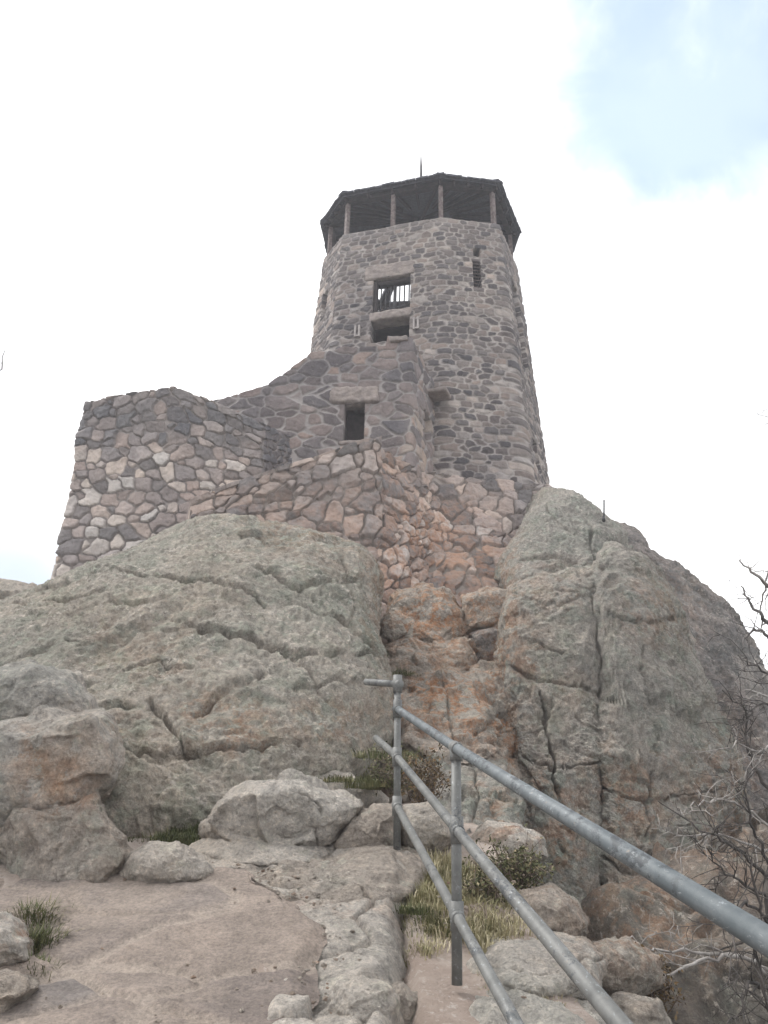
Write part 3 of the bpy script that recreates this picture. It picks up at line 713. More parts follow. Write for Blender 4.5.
def build_path():
    ys = np.concatenate([np.arange(-2.0, 2.0, 0.05), np.arange(2.0, 4.86, 0.012)]); ss = np.linspace(0, 1, 190)
    Y, S_ = np.meshgrid(ys, ss, indexing='ij')
    xl = np.interp(ys, [-2, 0, 3, 4.2, 4.86], [-1.2, -1.3, -1.9, -2.25, -2.4])[:, None]
    xr = np.interp(ys, [-2, 0, 1.5, 3.4, 4.1, 4.5, 4.86], [0.7, 0.45, 0.1, -0.26, -0.24, -0.34, -0.62])[:, None]
    X = xl + (xr - xl) * S_
    P = np.stack([X.ravel(), Y.ravel(), np.interp(Y.ravel(), _gy, _gz)], 1)
    edge = np.minimum(S_, 1 - S_).ravel()
    wob = fbm(P * 1.7 + 3, 3)
    P[:, 0] += 0.08 * fbm(P * 2.3, 3) * (edge < 0.08)
    P[:, 1] += np.where(Y.ravel() > 4.2, 0.12 * wob * sstep(Y.ravel(), 4.2, 4.86), 0)
    d, t, t2, _ = stones(P[:, 0] + 0.4 * P[:, 1], P[:, 1] - 0.25 * P[:, 0], 0.72, 0.5, 5, 0.42, 2.4, 0.3, 0.3)
    mort = 1 - sstep(d, 0.008, 0.032)
    P[:, 2] -= 0.045 * sstep(S_.ravel(), 0.92, 1.0)
    P[:, 2] += 0.035 + 0.018 * (1 - mort) + 0.018 * (t2 - 0.5) + 0.03 * fbm(P * 1.3, 3) + 0.008 * fbm(P * 9, 3)
    m, nt, b = new_mat('flagstones'); g = NG(nt)
    p = g.pos()
    col = g.ramp(g.attr('tone'), [(0, (0.19, 0.16, 0.145)), (0.3, (0.25, 0.21, 0.183)), (0.55, (0.30, 0.248, 0.21)), (0.78, (0.255, 0.216, 0.19)), (1, (0.205, 0.183, 0.17))])
    n = g.noise(p, 3.2, 8, 0.65, 0.3)
    col = g.mix(1.0, col, g.ramp(n, [(0.3, (0.8, 0.8, 0.8)), (0.5, (1, 1, 1)), (0.72, (1.22, 1.2, 1.17))]), 'MULTIPLY')
    col = g.mix(g.math('MULTIPLY', g.attr('mortar'), 0.85), col, (0.34, 0.288, 0.245))
    dirt = g.noise(g.pos(off=(3, 1, 2)), 1.6, 6, 0.6)
    col = g.mix(g.step(dirt, 0.5, 0.66, 0, 0.6), col, (0.30, 0.25, 0.21))
    n3 = g.noise(p, 55, 4, 0.75)
    col = g.mix(1.0, col, g.ramp(n3, [(0.3, (0.66, 0.66, 0.67)), (0.5, (1, 1, 1)), (0.7, (1.32, 1.3, 1.27))]), 'MULTIPLY')
    n33 = g.noise(g.pos(off=(4, 4, 4)), 11, 6, 0.7)
    col = g.mix(1.0, col, g.ramp(n33, [(0.3, (0.8, 0.79, 0.78)), (0.5, (1, 1, 1)), (0.7, (1.18, 1.17, 1.15))]), 'MULTIPLY')
    g.link(col, b.inputs['Base Color'])
    nb = g.bump(g.noise(p, 9, 8, 0.65), 0.03, 0.7); nb = g.bump(g.noise(p, 60, 5, 0.75), 0.016, 1.0, nb)
    g.link(nb, b.inputs['Normal'])
    o = mk('path', P, [grid_faces(len(ys), len(ss))[:, ::-1]], m, None, {'tone': t, 'mortar': mort})
    tag(o, 'worn tan flagstone paving climbing towards the boulders', 'path', kind='structure')
build_path()

def build_gravel():
    V0, T0 = ico(2)
    n = 3600
    x = rng.uniform(-2.4, 1.0, n); y = rng.uniform(2.9, 6.2, n)
    xr = np.interp(y, [-2, 0, 1.5, 3.4, 4.1, 4.5, 4.86], [0.7, 0.45, 0.1, -0.26, -0.24, -0.34, -0.62])
    onp = (x < xr) & (y < 4.8)
    edge = np.exp(-np.abs(x - xr) / 0.12) + np.exp(-np.abs(y - 4.8) / 0.12) + 0.04 + 1.2 * np.exp(-((x - 0.14) / 0.14) ** 2) * (y < 5)
    keep = rng.uniform(0, 1, n) < np.clip(edge, 0, 1)
    x, y, onp = x[keep], y[keep], onp[keep]; n = len(x)
    z = np.interp(y, _gy, _gz) + np.where(onp, 0.045, np.where(np.abs(x - 0.14) < 0.2, -0.12, 0.03))
    s_ = 0.004 + 0.009 * rng.uniform(0, 1, n) ** 3
    sc = s_[:, None] * rng.uniform(0.6, 1.3, (n, 3)) * np.array([1, 1, .65])
    a = rng.uniform(0, 6.28, n)
    W = V0[None] * (1 + 0.22 * rng.normal(size=(n, len(V0), 1))) * sc[:, None, :]
    X = W[..., 0] * np.cos(a)[:, None] - W[..., 1] * np.sin(a)[:, None] + x[:, None]
    Y_ = W[..., 0] * np.sin(a)[:, None] + W[..., 1] * np.cos(a)[:, None] + y[:, None]
    V = np.stack([X, Y_, W[..., 2] + z[:, None]], -1).reshape(-1, 3)
    T = (T0[None] + (np.arange(n) * len(V0))[:, None, None]).reshape(-1, 3)
    o = mk('gravel', V, [T], M['tan'], None, {'stain': np.repeat(rng.uniform(0, .8, n), len(V0))}, smooth=False)
    tag(o, 'scattered grit and small gravel along the paving edge and soil', 'gravel', kind='stuff')
build_gravel()

# ------------------------------------------------------------------ masonry builders
def shell(nu, nv, Pf, Pb, keep, name, mat, parent, attrs):
    """front and back sheets over one grid, closed along every open edge"""
    f = grid_faces(nu, nv)[keep]
    n = nu * nv
    e = np.vstack([f[:, [0, 1]], f[:, [1, 2]], f[:, [2, 3]], f[:, [3, 0]]]).astype(np.int64)
    key = np.minimum(e[:, 0], e[:, 1]) * n + np.maximum(e[:, 0], e[:, 1])
    _, idx, cnt = np.unique(key, return_index=True, return_counts=True)
    be = e[idx[cnt == 1]]
    sides = np.stack([be[:, 1], be[:, 0], be[:, 0] + n, be[:, 1] + n], 1)
    V = np.vstack([Pf, Pb])
    return mk(name, V, [f, f[:, ::-1] + n, sides], mat, parent, {k: np.concatenate([a, a]) for k, a in attrs.items()})

def relief(u, v, P, w, h, seed, depth, joint, pillow, **kw):
    d, t, t2, tl = stones(u, v, w, h, seed, **kw)
    j = joint * (0.75 + 0.5 * np.clip(0.5 + perlin(P * 1.7), 0, 1))
    mort = 1 - sstep(d, 0.35 * j, j)
    r = depth * (1 - mort) * (0.55 + 0.9 * t2) + pillow * np.minimum(d / (0.5 * min(w, h)), 1) ** 0.6
    r = r + 1.0 * depth * tl * (1 - mort)
    r = r + 0.45 * depth * fbm(P * 7.0 + t2[:, None] * 40, 3) * (1 - mort) + 0.15 * depth * fbm(P * 20, 2)
    relief.t2 = t2
    return r, t, mort

def poly_wall(name, mat, parent, path, zb, ztop, du, thick, batter, holes, w, h, seed, depth, joint, pillow, closed=False, rnd=0.10, tint=None, stain=0.0, warp=0.25, jit=0.33, wt=0.18, pw=2.6, wash=None):
    path = np.asarray(path, float)
    if closed: path = np.vstack([path, path[:1]])
    seg = np.linalg.norm(np.diff(path, axis=0), axis=1); cu = np.concatenate([[0], np.cumsum(seg)]); L = cu[-1]
    us = np.arange(0, L, du); us = np.append(us, L)
    zmax = float(np.max(ztop(us)))
    zs = np.append(np.arange(zb, zmax, du), zmax)
    for (u0, u1, z0, z1) in holes:
        for q in (u0, u1): us[np.argmin(np.abs(us - q))] = q
        for q in (z0, z1): zs[np.argmin(np.abs(zs - q))] = q
    if closed: us = us.copy()
    def pos(u):
        if closed: u = np.mod(u, L)
        else: u = np.clip(u, 0, L)
        return np.stack([np.interp(u, cu, path[:, 0]), np.interp(u, cu, path[:, 1])], 1)
    off = np.linspace(-rnd, rnd, 9)
    c = sum(pos(us + o) for o in off) / 9
    t = pos(us + rnd) - pos(us - rnd); t /= np.linalg.norm(t, axis=1, keepdims=True)
    nrm = np.stack([t[:, 1], -t[:, 0]], 1)
    nu, nv = len(us), len(zs)
    U, Z = np.meshgrid(us, zs, indexing='ij')
    zt = ztop(us)[:, None]
    Zc = np.minimum(Z, zt)
    clamp = (Z >= zt)
    bo = batter * (zmax - Zc)
    X = c[:, 0:1] + nrm[:, 0:1] * bo; Yy = c[:, 1:2] + nrm[:, 1:2] * bo
    P = np.stack([X.ravel(), Yy.ravel(), Zc.ravel()], 1)
    N = np.stack([np.repeat(nrm[:, 0], nv), np.repeat(nrm[:, 1], nv), np.zeros(nu * nv)], 1)
    u, v = U.ravel(), Zc.ravel()
    Pn = P.copy()
    r, tone, mort = relief(u, v, Pn, w, h, seed, depth, joint, pillow, warp=warp, jit=jit, wt=wt, pw=pw)
    if tint is not None: tone = tint(P, tone)
    if wash:                                   # mortar smeared over the top courses
        kk = sstep(P[:, 2] + 0.5 * fbm(P * 1.1, 4), *wash)
        mort = np.maximum(mort, 0.75 * kk); r = r * (1 - 0.6 * kk)
    if closed:
        rr = r.reshape(nu, nv); tt = tone.reshape(nu, nv); mm = mort.reshape(nu, nv)
        rr[-1] = rr[0]; tt[-1] = tt[0]; mm[-1] = mm[0]; q2 = relief.t2.reshape(nu, nv); q2[-1] = q2[0]
    Pf = P + N * r[:, None]
    Pb = P - N * thick
    if not closed: pass
    i, j = np.meshgrid(np.arange(nu - 1), np.arange(nv - 1), indexing='ij')
    keep = ~(clamp[:-1, :-1] & clamp[1:, :-1])
    um = 0.5 * (us[:-1] + us[1:])[:, None] + 0 * j; zm = 0.5 * (zs[:-1] + zs[1:])[None, :] + 0 * i
    for (u0, u1, z0, z1) in holes:
        keep &= ~((um > u0) & (um < u1) & (zm > z0) & (zm < z1))
    return shell(nu, nv, Pf, Pb, keep.ravel(), name, mat, parent, {'tone': tone, 'tone2': relief.t2, 'mortar': mort, 'stain': stain_of(Pf, stain) if stain else np.zeros(len(Pf))})

def patch(name, mat, parent, rows, step, thick, w, h, seed, depth, joint, pillow, cubic=True, tint=None, stain=0.0, lump=0.0, warp=0.25, jit=0.33, wt=0.18, pw=2.6, push=0.0, soft=6):
    """masonry face lofted through rows (top to bottom) of points"""
    A = np.array([[at(*p) for p in r] for r in rows])           # (nr, nc, 3)
    def resample(a, n, axis):
        a = np.moveaxis(a, axis, 0); k = len(a)
        x = np.linspace(0, k - 1, n)
        i = np.clip(np.floor(x).astype(int), 0, k - 2); f = (x - i).reshape(-1, *([1] * (a.ndim - 1)))
        p0 = a[np.maximum(i - 1, 0)]; p1 = a[i]; p2 = a[i + 1]; p3 = a[np.minimum(i + 2, k - 1)]
        if cubic:
            o = 0.5 * (2*p1 + (p2 - p0) * f + (2*p0 - 5*p1 + 4*p2 - p3) * f*f + (3*p1 - p0 - 3*p2 + p3) * f**3)
        else:
            o = p1 + (p2 - p1) * f
        return np.moveaxis(o, 0, axis)
    lu = np.linalg.norm(np.diff(A, axis=1), axis=2).sum(1).mean(); lv = np.linalg.norm(np.diff(A, axis=0), axis=2).sum(0).mean()
    nu, nv = int(lu / step) + 2, int(lv / step) + 2
    B = resample(resample(A, nu, 1), nv, 0)
    B = np.moveaxis(B, 0, 1)                                    # (nu, nv, 3): u right, v down
    du = np.linalg.norm(np.diff(B, axis=0), axis=2).mean(1); dv = np.linalg.norm(np.diff(B, axis=1), axis=2).mean(0)
    u = np.repeat(np.concatenate([[0], np.cumsum(du)]), nv); v = np.tile(-np.concatenate([[0], np.cumsum(dv)]), nu)
    ds = np.gradient(B, axis=0); dt = np.gradient(B, axis=1)
    N = np.cross(dt, ds)
    for _ in range(soft):                                          # soften the fold at corners
        N[1:-1] = (N[:-2] + 2 * N[1:-1] + N[2:]) / 4
    N = (N / (np.linalg.norm(N, axis=2, keepdims=True) + 1e-9)).reshape(-1, 3)
    P = B.reshape(-1, 3)
    r, tone, mort = relief(u, v, P, w, h, seed, depth, joint, pillow, warp=warp, jit=jit, wt=wt, pw=pw)
    if lump: r = r + lump * fbm(P * 0.9 + seed, 4)
    if tint is not None: tone = tint(P, tone)
    Pf = P + N * (r + push)[:, None]
    return shell(nu, nv, Pf, P - N * thick, np.ones((nu - 1) * (nv - 1), bool), name, mat, parent,
                 {'tone': tone, 'tone2': relief.t2, 'mortar': mort, 'stain': stain_of(Pf, stain) if stain else np.zeros(len(Pf))})

# ------------------------------------------------------------------ the tower
def n2(v): return np.asarray(v, float) / np.linalg.norm(v)
ZT = at(441, 217, 17.6)[2]              # parapet height
def at_z(px, py, z):
    d = ray(px, py)
    return EYE + d * ((z - EYE[2]) / d[2])
_pl = [at_z(*q, ZT)[:2] for q in ((324, 260), (343, 235), (441, 217), (498, 224), (517, 268))]
_A, Bc, Cc, _D, _E = _pl
POLY = np.array([Bc, Cc, _D, _E, [_E[0] - 0.15, _E[1] + 2.2], [_E[0] - 1.7, _E[1] + 3.9], [_A[0] + 1.9, _A[1] + 4.4], [_A[0] + 0.2, _A[1] + 2.7], _A])
NS = len(POLY)
CEN = POLY.mean(0)
tt = n2(Cc - Bc); tn = np.array([tt[1], -tt[0]]); TW = np.linalg.norm(Cc - Bc)
HALF = 3.1
def octagon(grow):
    out = []
    m = NS                                  # offset every side outward by grow
    for i in range(m):
        a, b, c = POLY[i-1], POLY[i], POLY[(i+1) % m]
        e1 = n2(b - a); e2 = n2(c - b)
        m1 = np.array([e1[1], -e1[0]]); m2 = np.array([e2[1], -e2[0]])
        k = n2(m1 + m2)
        out.append(b + k * grow / (k @ m1))
    return np.array(out)
OCT = octagon(0.0)                         # B, C, D, E, ...
ZB = 8.6
BAT = 0.06

def on_face(px, py, i):
    """pixel on side i (between corner i and i+1): arc length along the wall and height"""
    a, b = OCT[i], OCT[(i+1) % NS]
    e = n2(b - a); nn = np.array([e[1], -e[0], 0.0])
    nn3 = n2(np.array([nn[0], nn[1], BAT]))
    P = ray_plane(px, py, np.array([a[0], a[1], ZT]), nn3)
    u0 = sum(np.linalg.norm(OCT[(k+1) % NS] - OCT[k]) for k in range(i))
    return u0 + (P[:2] - a) @ e, P[2], P

def build_tower():
    T = thing('stone_tower', 'tall purplish grey rubble stone lookout tower with dark open topped gallery and roof', 'tower', (CEN[0], CEN[1], ZB))
    def hole(i, x0, y0, x1, y1):
        xm, ym = (x0 + x1) / 2, (y0 + y1) / 2
        u0 = on_face(x0, ym, i)[0]; u1 = on_face(x1, ym, i)[0]
        z0 = on_face(xm, y1, i)[1]; z1 = on_face(xm, y0, i)[1]
        return (u0, u1, z0, z1)
    win = hole(0, 372, 277, 410, 341)
    slit = hole(1, 473, 262, 481, 288)
    small = hole(1, 473, 249, 480, 257)
    s2 = hole(2, 517, 298, 522, 360)
    s3 = hole(2, 533.5, 444, 537, 466)
    s4 = hole(8, 322.5, 294, 327, 316)
    def tint(P, t):
        k = sstep(P[:, 2], ZT - 1.0, ZT - 0.25)             # smoother, more even top courses
        lo = 1 - sstep(P[:, 2], 10.3, 11.6)
        return np.clip(t * (1 - 0.3 * k) + 0.16 * k + 0.25 * lo * (t - 0.2), 0, 1)
    ztop = lambda u: ZT + 0.05 * perlin(np.stack([u * 1.3, 0*u, 0*u + 4.4], 1))
    holes = [win, slit, small, s2, s3, s4]
    poly_wall('wall', M['tower'], T, OCT, ZB, ztop, 0.026, 0.45, BAT, holes, 0.33, 0.20, 31, 0.028, 0.022, 0.006, closed=True, rnd=0.045, tint=tint, warp=0.13, jit=0.32, wt=0.17, pw=6.0, wash=(ZT - 0.5, ZT + 0.9))
    # window trim on face 0
    e = np.array([*tt, 0.0]); nn = np.array([*tn, 0.0]); up = np.array([0, 0, 1.0])
    def face_pt(u, z, out=0.0):
        a = OCT[0]; q = a + tt * u + tn * (BAT * (ZT - z) + out)
        return np.array([q[0], q[1], z])
    uw = (win[0] + win[1]) / 2; ww = win[1] - win[0]
    def slab(name, u0, u1, z0, z1, o0, o1, mat, parent=T, amp=0.03):
        c = (face_pt((u0+u1)/2, (z0+z1)/2, (o0+o1)/2))
        return stone_block(name, c, e, nn, up, u1-u0, o1-o0, z1-z0, mat, parent, amp)
    slab('lintel', win[0] - 0.28, win[1] + 0.10, win[3] - 0.02, win[3] + 0.52, -0.40, 0.075, M['lintel'])
    zl0 = on_face(390, 319, 0)[1]; zl1 = on_face(390, 311, 0)[1]
    slab('window_sill', win[0] - 0.06, win[1] + 0.06, zl0, zl1, -0.44, 0.07, M['lintel'])
    slab('window_frame', win[0] - 0.0, win[0] + 0.11, zl1 + 0.002, win[3] - 0.025, -0.30, -0.05, M['darkwood'], amp=0.0)
    slab('window_frame', win[0] + 0.113, win[1], win[3] - 0.19, win[3] - 0.026, -0.30, -0.06, M['darkwood'], amp=0.0)
    for k in range(7):
        u = win[0] + 0.2 + k * (ww - 0.22) / 6.5
        mb = MB(); mb.tube([face_pt(u, zl1 + 0.0, -0.22), face_pt(u, win[3] - 0.2, -0.22)], 0.022 if k != 3 else 0.05, 8)
        mb.build('window_bar', M['iron'], T)
    mb = MB(); mb.tube([face_pt(win[0] + 0.11, zl1 + 0.22, -0.19), face_pt(win[1], zl1 + 0.34, -0.19)], 0.016, 8); mb.build('window_bar', M['iron'], T)
    # pale downspout brackets either side of the lower opening
    for bx, by, hh in ((358, 333, 0.40), (416.5, 325, 0.42)):
        u, z, _ = on_face(bx, by, 0)
        for s in (-0.05, 0.05):
            pass
        mb = MB()
        for s in (-0.06, 0.06): mb.box(face_pt(u + s, z, 0.08), e, nn, up, 0.05, 0.08, hh)
        mb.box(face_pt(u, z - hh/2 + 0.04, 0.075), e, nn, up, 0.07, 0.05, 0.05)
        mb.build('wall_bracket', M['coping'], T, smooth=False)
    # louvre in the narrow right face
    a, b = OCT[1], OCT[2]; e1 = n2(b - a); m1 = np.array([e1[1], -e1[0]])
    u0s = np.linalg.norm(OCT[1] - OCT[0])
    lv = MB(); nsl = 8
    for k in range(nsl):
        z = slit[2] + (k + 0.5) * (slit[3] - slit[2]) / nsl
        q = a + e1 * ((slit[0] + slit[1]) / 2 - u0s) + m1 * (BAT * (ZT - z) - 0.03)
        ax = np.array([*e1, 0]); ny = n2(np.array([m1[0], m1[1], -0.7])); nz = np.cross(ax, ny)
        lv.box([q[0], q[1], z], ax, ny, nz, slit[1] - slit[0] - 0.004, 0.09, 0.02)
    lv.build('louvre', M['post'], T, smooth=False)
    z = (slit[2] + small[3]) / 2; q = a + e1 * ((slit[0] + slit[1]) / 2 - u0s) + m1 * (BAT * (ZT - z) - 0.40)
    mb = MB(); mb.box([q[0], q[1], z], [*e1, 0], [*m1, 0], up, 0.7, 0.05, small[3] - slit[2] + 0.8); mb.build('louvre_light_block', M['darkwood'], T, smooth=False)  # board added behind the slit to block sky light from inside
    # inside: floor slab added to keep the lower opening dark
    fl = octagon(-0.47)
    mb = MB()
    def slab_poly(pts, z0, z1):
        m = len(pts)
        V = np.vstack([np.c_[pts, np.full(m, z0)], np.c_[pts, np.full(m, z1)], [[*CEN, z0]], [[*CEN, z1]]])
        i = np.arange(m); j = (i + 1) % m
        mb.add(V, np.stack([i, j, j + m, i + m], 1), np.vstack([np.stack([j, i, np.full(m, 2*m)], 1), np.stack([i + m, j + m, np.full(m, 2*m+1)], 1)]))
    slab_poly(octagon(-0.15), zl0 - 0.02, zl0 + 0.14)
    mb.build('floor', M['darkwood'], T, smooth=False)
    # gallery posts at every corner and at mid side of the long sides
    ze = on_face(441, 178, 0)[1] + 0.02
    inn = octagon(-0.16)
    spots = [inn[i] for i in range(NS)] + [(inn[0] + inn[1]) / 2]
    eave = octagon(0.10)
    zeave = ZT + 1.46
    for q in spots:
        r_ = n2(np.append(q - CEN, 0)); sdv = np.array([-r_[1], r_[0], 0])
        mb = MB(); mb.box([q[0], q[1], (ZT - 0.1 + zeave) / 2], sdv, r_, up, 0.125, 0.125, zeave - ZT + 0.1)
        mb.build('gallery_post', M['post'], T, smooth=False)
    # plate beam
    inner = octagon(-0.25); outer = octagon(-0.07)
    mb = MB()
    for i in range(NS):
        j = (i + 1) % NS
        lo = [np.append(p, zeave) for p in (outer[i], outer[j], inner[j], inner[i])]
        hi = [np.append(p, zeave + 0.2) for p in (outer[i], outer[j], inner[j], inner[i])]
        mb.hexa(lo, hi)
    mb.build('wall_plate', M['darkwood'], T, smooth=False)
    # roof: shallow octagonal pyramid, unseen far slope left open so sky shows through the window
    zr = zeave + 0.10; apex = np.array([*CEN, zeave + 1.5])
    rf = thing_part('roof', T)
    V = []; Q = []
    mb = MB()
    th = 0.10
    nd = 12
    for i in range(NS):
        j = (i + 1) % NS
        a3 = np.append(eave[i], zr); b3 = np.append(eave[j], zr)
        for r in range(nd):
            t0, t1 = r / nd, (r + 1) / nd
            if i in (4, 5, 6) and 0.02 < t0 < 0.62:
                segs = [(0.0, 0.08), (0.92, 1.0)]
            else:
                segs = [(0.0, 1.0)]
            for s0, s1 in segs:
                A_ = a3 + (apex - a3) * t0; B_ = b3 + (apex - b3) * t0; C_ = b3 + (apex - b3) * t1; D_ = a3 + (apex - a3) * t1
                f = lambda p, q, s: p + (q - p) * s
                lo = [f(A_, B_, s0), f(A_, B_, s1), f(D_, C_, s1), f(D_, C_, s0)]
                rise = np.array([0, 0, th]); lap = np.array([0, 0, 0.035])
                mb.hexa(lo, [lo[0] + rise + lap, lo[1] + rise + lap, lo[2] + rise, lo[3] + rise])
    rr = random.Random(5)
    # ragged shingle butts along eaves and hips
    for i in range(NS):
        j = (i + 1) % NS
        a3 = np.append(eave[i], zr); b3 = np.append(eave[j], zr); L = np.linalg.norm(b3 - a3); ex = (b3 - a3) / L
        outw = np.array([ex[1], -ex[0], 0])
        k = 0.0
        while k < L:
            wd = rr.uniform(0.12, 0.24)
            c = a3 + ex * (k + wd / 2) + outw * rr.uniform(-0.01, 0.02) + np.array([0, 0, rr.uniform(0.07, 0.10)])
            mb.box(c, ex, outw, up, wd * 0.93, 0.2, rr.uniform(0.05, 0.08)); k += wd
        hp = n2(apex - a3)
        for q in range(20):
            t = q / 20
            c = a3 + (apex - a3) * t + np.array([0, 0, th + 0.07])
            sd = n2(np.cross(hp, up)); nz = np.cross(sd, hp)
            mb.box(c, n2(hp + nz * 0.25), sd, np.cross(n2(hp + nz * 0.25), sd), 0.24, 0.26, 0.05)
    mb.build('covering', M['shingle'], rf, smooth=False)
    mb = MB()
    for i in range(NS):
        j = (i + 1) % NS
        a3 = np.append(eave[i], zr); b3 = np.append(eave[j], zr)
        for s in (0.0, 0.25, 0.5, 0.75):
            if i in (4, 5, 6) and s > 0: continue
            p = a3 + (b3 - a3) * s; q = p + (apex - p) * (0.96 if s == 0 else 0.62)
            d = n2(q - p); sd = n2(np.cross(d, up)); nz = np.cross(sd, d)
            mb.box((p + q) / 2 - nz * 0.075, d, sd, nz, np.linalg.norm(q - p) * 0.98, 0.07, 0.13)
    mb.build('rafters', M['darkwood'], rf, smooth=False)
    zz = np.linspace(0, 8, 400); tip = zz[np.argmin(np.abs(proj(apex + np.outer(zz, [0, 0, 1.0]))[1] - 154))]
    mb = MB(); mb.tube([apex + [0, 0, 0.02], apex + [0, 0, tip * 0.55], apex + [0, 0, tip * 0.8], apex + [0, 0, tip]], [0.085, 0.06, 0.045, 0.012], 8); mb.build('lightning_rod', M['iron'], rf)

def thing_part(name, parent):
    o = bpy.data.objects.new(name, None); COL.objects.link(o); o.parent = parent; o.location = (0, 0, 0); o.empty_display_size = .1
    return o

def stone_block(name, c, ax, ay, az, sx, sy, sz, mat, parent, amp=0.012, rnd=0.06):
    """dressed block with worn arrises"""
    V, T = ico(5)
    V = V.copy()
    m = np.abs(V).max(1, keepdims=True); Cb = V / m
    L = np.array([sx, sy, sz]) / 2
    q = Cb * L
    core = np.clip(q, -(L - rnd), L - rnd)
    d = q - core; ln = np.linalg.norm(d, axis=1, keepdims=True)
    q = core + np.where(ln > 1e-9, d / np.maximum(ln, 1e-9) * np.minimum(ln, rnd), 0)
    P = np.asarray(c) + q[:, :1] * ax + q[:, 1:2] * ay + q[:, 2:] * az
    if amp:
        N = vnormals(P, T)
        P = P + N * (amp * fbm(P * 5, 4))[:, None]
    return mk(name, P, [T], mat, parent)
build_tower()

# ------------------------------------------------------------------ stair wing in front of the tower
def build_wing():
    A = at(205, 402, 16.1)[:2]; Bp = at(411.5, 345, 15.5)[:2]; Cp = at(436, 385, 17.5)[:2]
    e = n2(Bp - A); nn = np.array([e[1], -e[0], 0.0])
    P0 = np.array([*A, 0.0])
    def uz(px, py):
        P = ray_plane(px, py, P0, nn); return (P[:2] - A) @ e, P[2]
    prof = [uz(*q) for q in ((205, 403), (240, 394), (270, 384), (290, 370), (312, 353), (345, 348), (386, 347), (387.5, 336), (411.5, 338))]
    L1 = np.linalg.norm(Bp - A); L2 = np.linalg.norm(Cp - Bp)
    us = [p[0] for p in prof] + [L1 + L2]; zs = [p[1] for p in prof] + [prof[-1][1] - 0.25]
    ztop = lambda u: np.interp(u, us, zs) + 0.05 * perlin(np.stack([u * 3, 0*u, 0*u], 1))
    w0 = uz(343, 440)[0]; w1 = uz(364, 440)[0]; z0 = uz(353, 441)[1]; z1 = uz(353, 404)[1]
    T = thing('stair_wing', 'dark grey masonry stair wing with one tiny window against the tower', 'stair wing', (*((A + Bp) / 2), 5.2))
    # slot on the right return
    d2 = n2(Cp - Bp); n3 = np.array([d2[1], -d2[0], 0.0])
    def uz2(px, py):
        P = ray_plane(px, py, np.array([*Bp, 0]), n3); return L1 + (P[:2] - Bp) @ d2, P[2], P
    a_ = uz2(423, 428); b_ = uz2(430, 428)
    hs = [(w0, w1, z0, z1), (a_[0], b_[0], uz2(426, 443)[1], uz2(426, 413)[1])]
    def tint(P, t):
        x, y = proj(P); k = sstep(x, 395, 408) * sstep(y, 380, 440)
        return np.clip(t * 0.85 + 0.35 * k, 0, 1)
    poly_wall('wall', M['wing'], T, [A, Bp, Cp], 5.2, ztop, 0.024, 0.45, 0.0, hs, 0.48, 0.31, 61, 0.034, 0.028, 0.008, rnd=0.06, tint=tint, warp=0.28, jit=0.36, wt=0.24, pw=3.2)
    up = np.array([0, 0, 1.0]); e3 = np.array([*e, 0])
    def P_(u, z, o): q = A + e * u; return np.array([q[0] + nn[0]*o, q[1] + nn[1]*o, z])
    zl = uz(353, 388)[1]; ul0 = uz(331, 396)[0]; ul1 = uz(379, 396)[0]
    stone_block('lintel', P_((ul0 + ul1) / 2, (zl + z1) / 2, -0.12), e3, nn, up, ul1 - ul0, 0.45, zl - z1, M['lintel'], T, 0.045, 0.09)
    stone_block('window_sill', P_((w0 + w1) / 2, z0 - 0.05, -0.15), e3, nn, up, w1 - w0 + 0.25, 0.42, 0.12, M['lintel'], T, 0.015)
    mb = MB(); mb.box(P_((w0 + w1) / 2, (z0 + z1) / 2, -0.44), e3, nn, up, w1 - w0 - 0.01, 0.03, z1 - z0 - 0.01)
    mb.build('shutter', M['darkwood'], T, smooth=False)
    q = uz2(430, 396)[2]
    stone_block('ledge_slab', q + n3 * 0.15, np.array([*d2, 0]), n3, up, 0.55, 0.75, 0.14, M['lintel'], T, 0.015)
    stone_block('cap_stone', P_(uz(399, 340)[0], uz(399, 340)[1] - 0.02, -0.15), e3, nn, up, 0.46, 0.55, 0.15, M['lintel'], T, 0.02, 0.04)
build_wing()

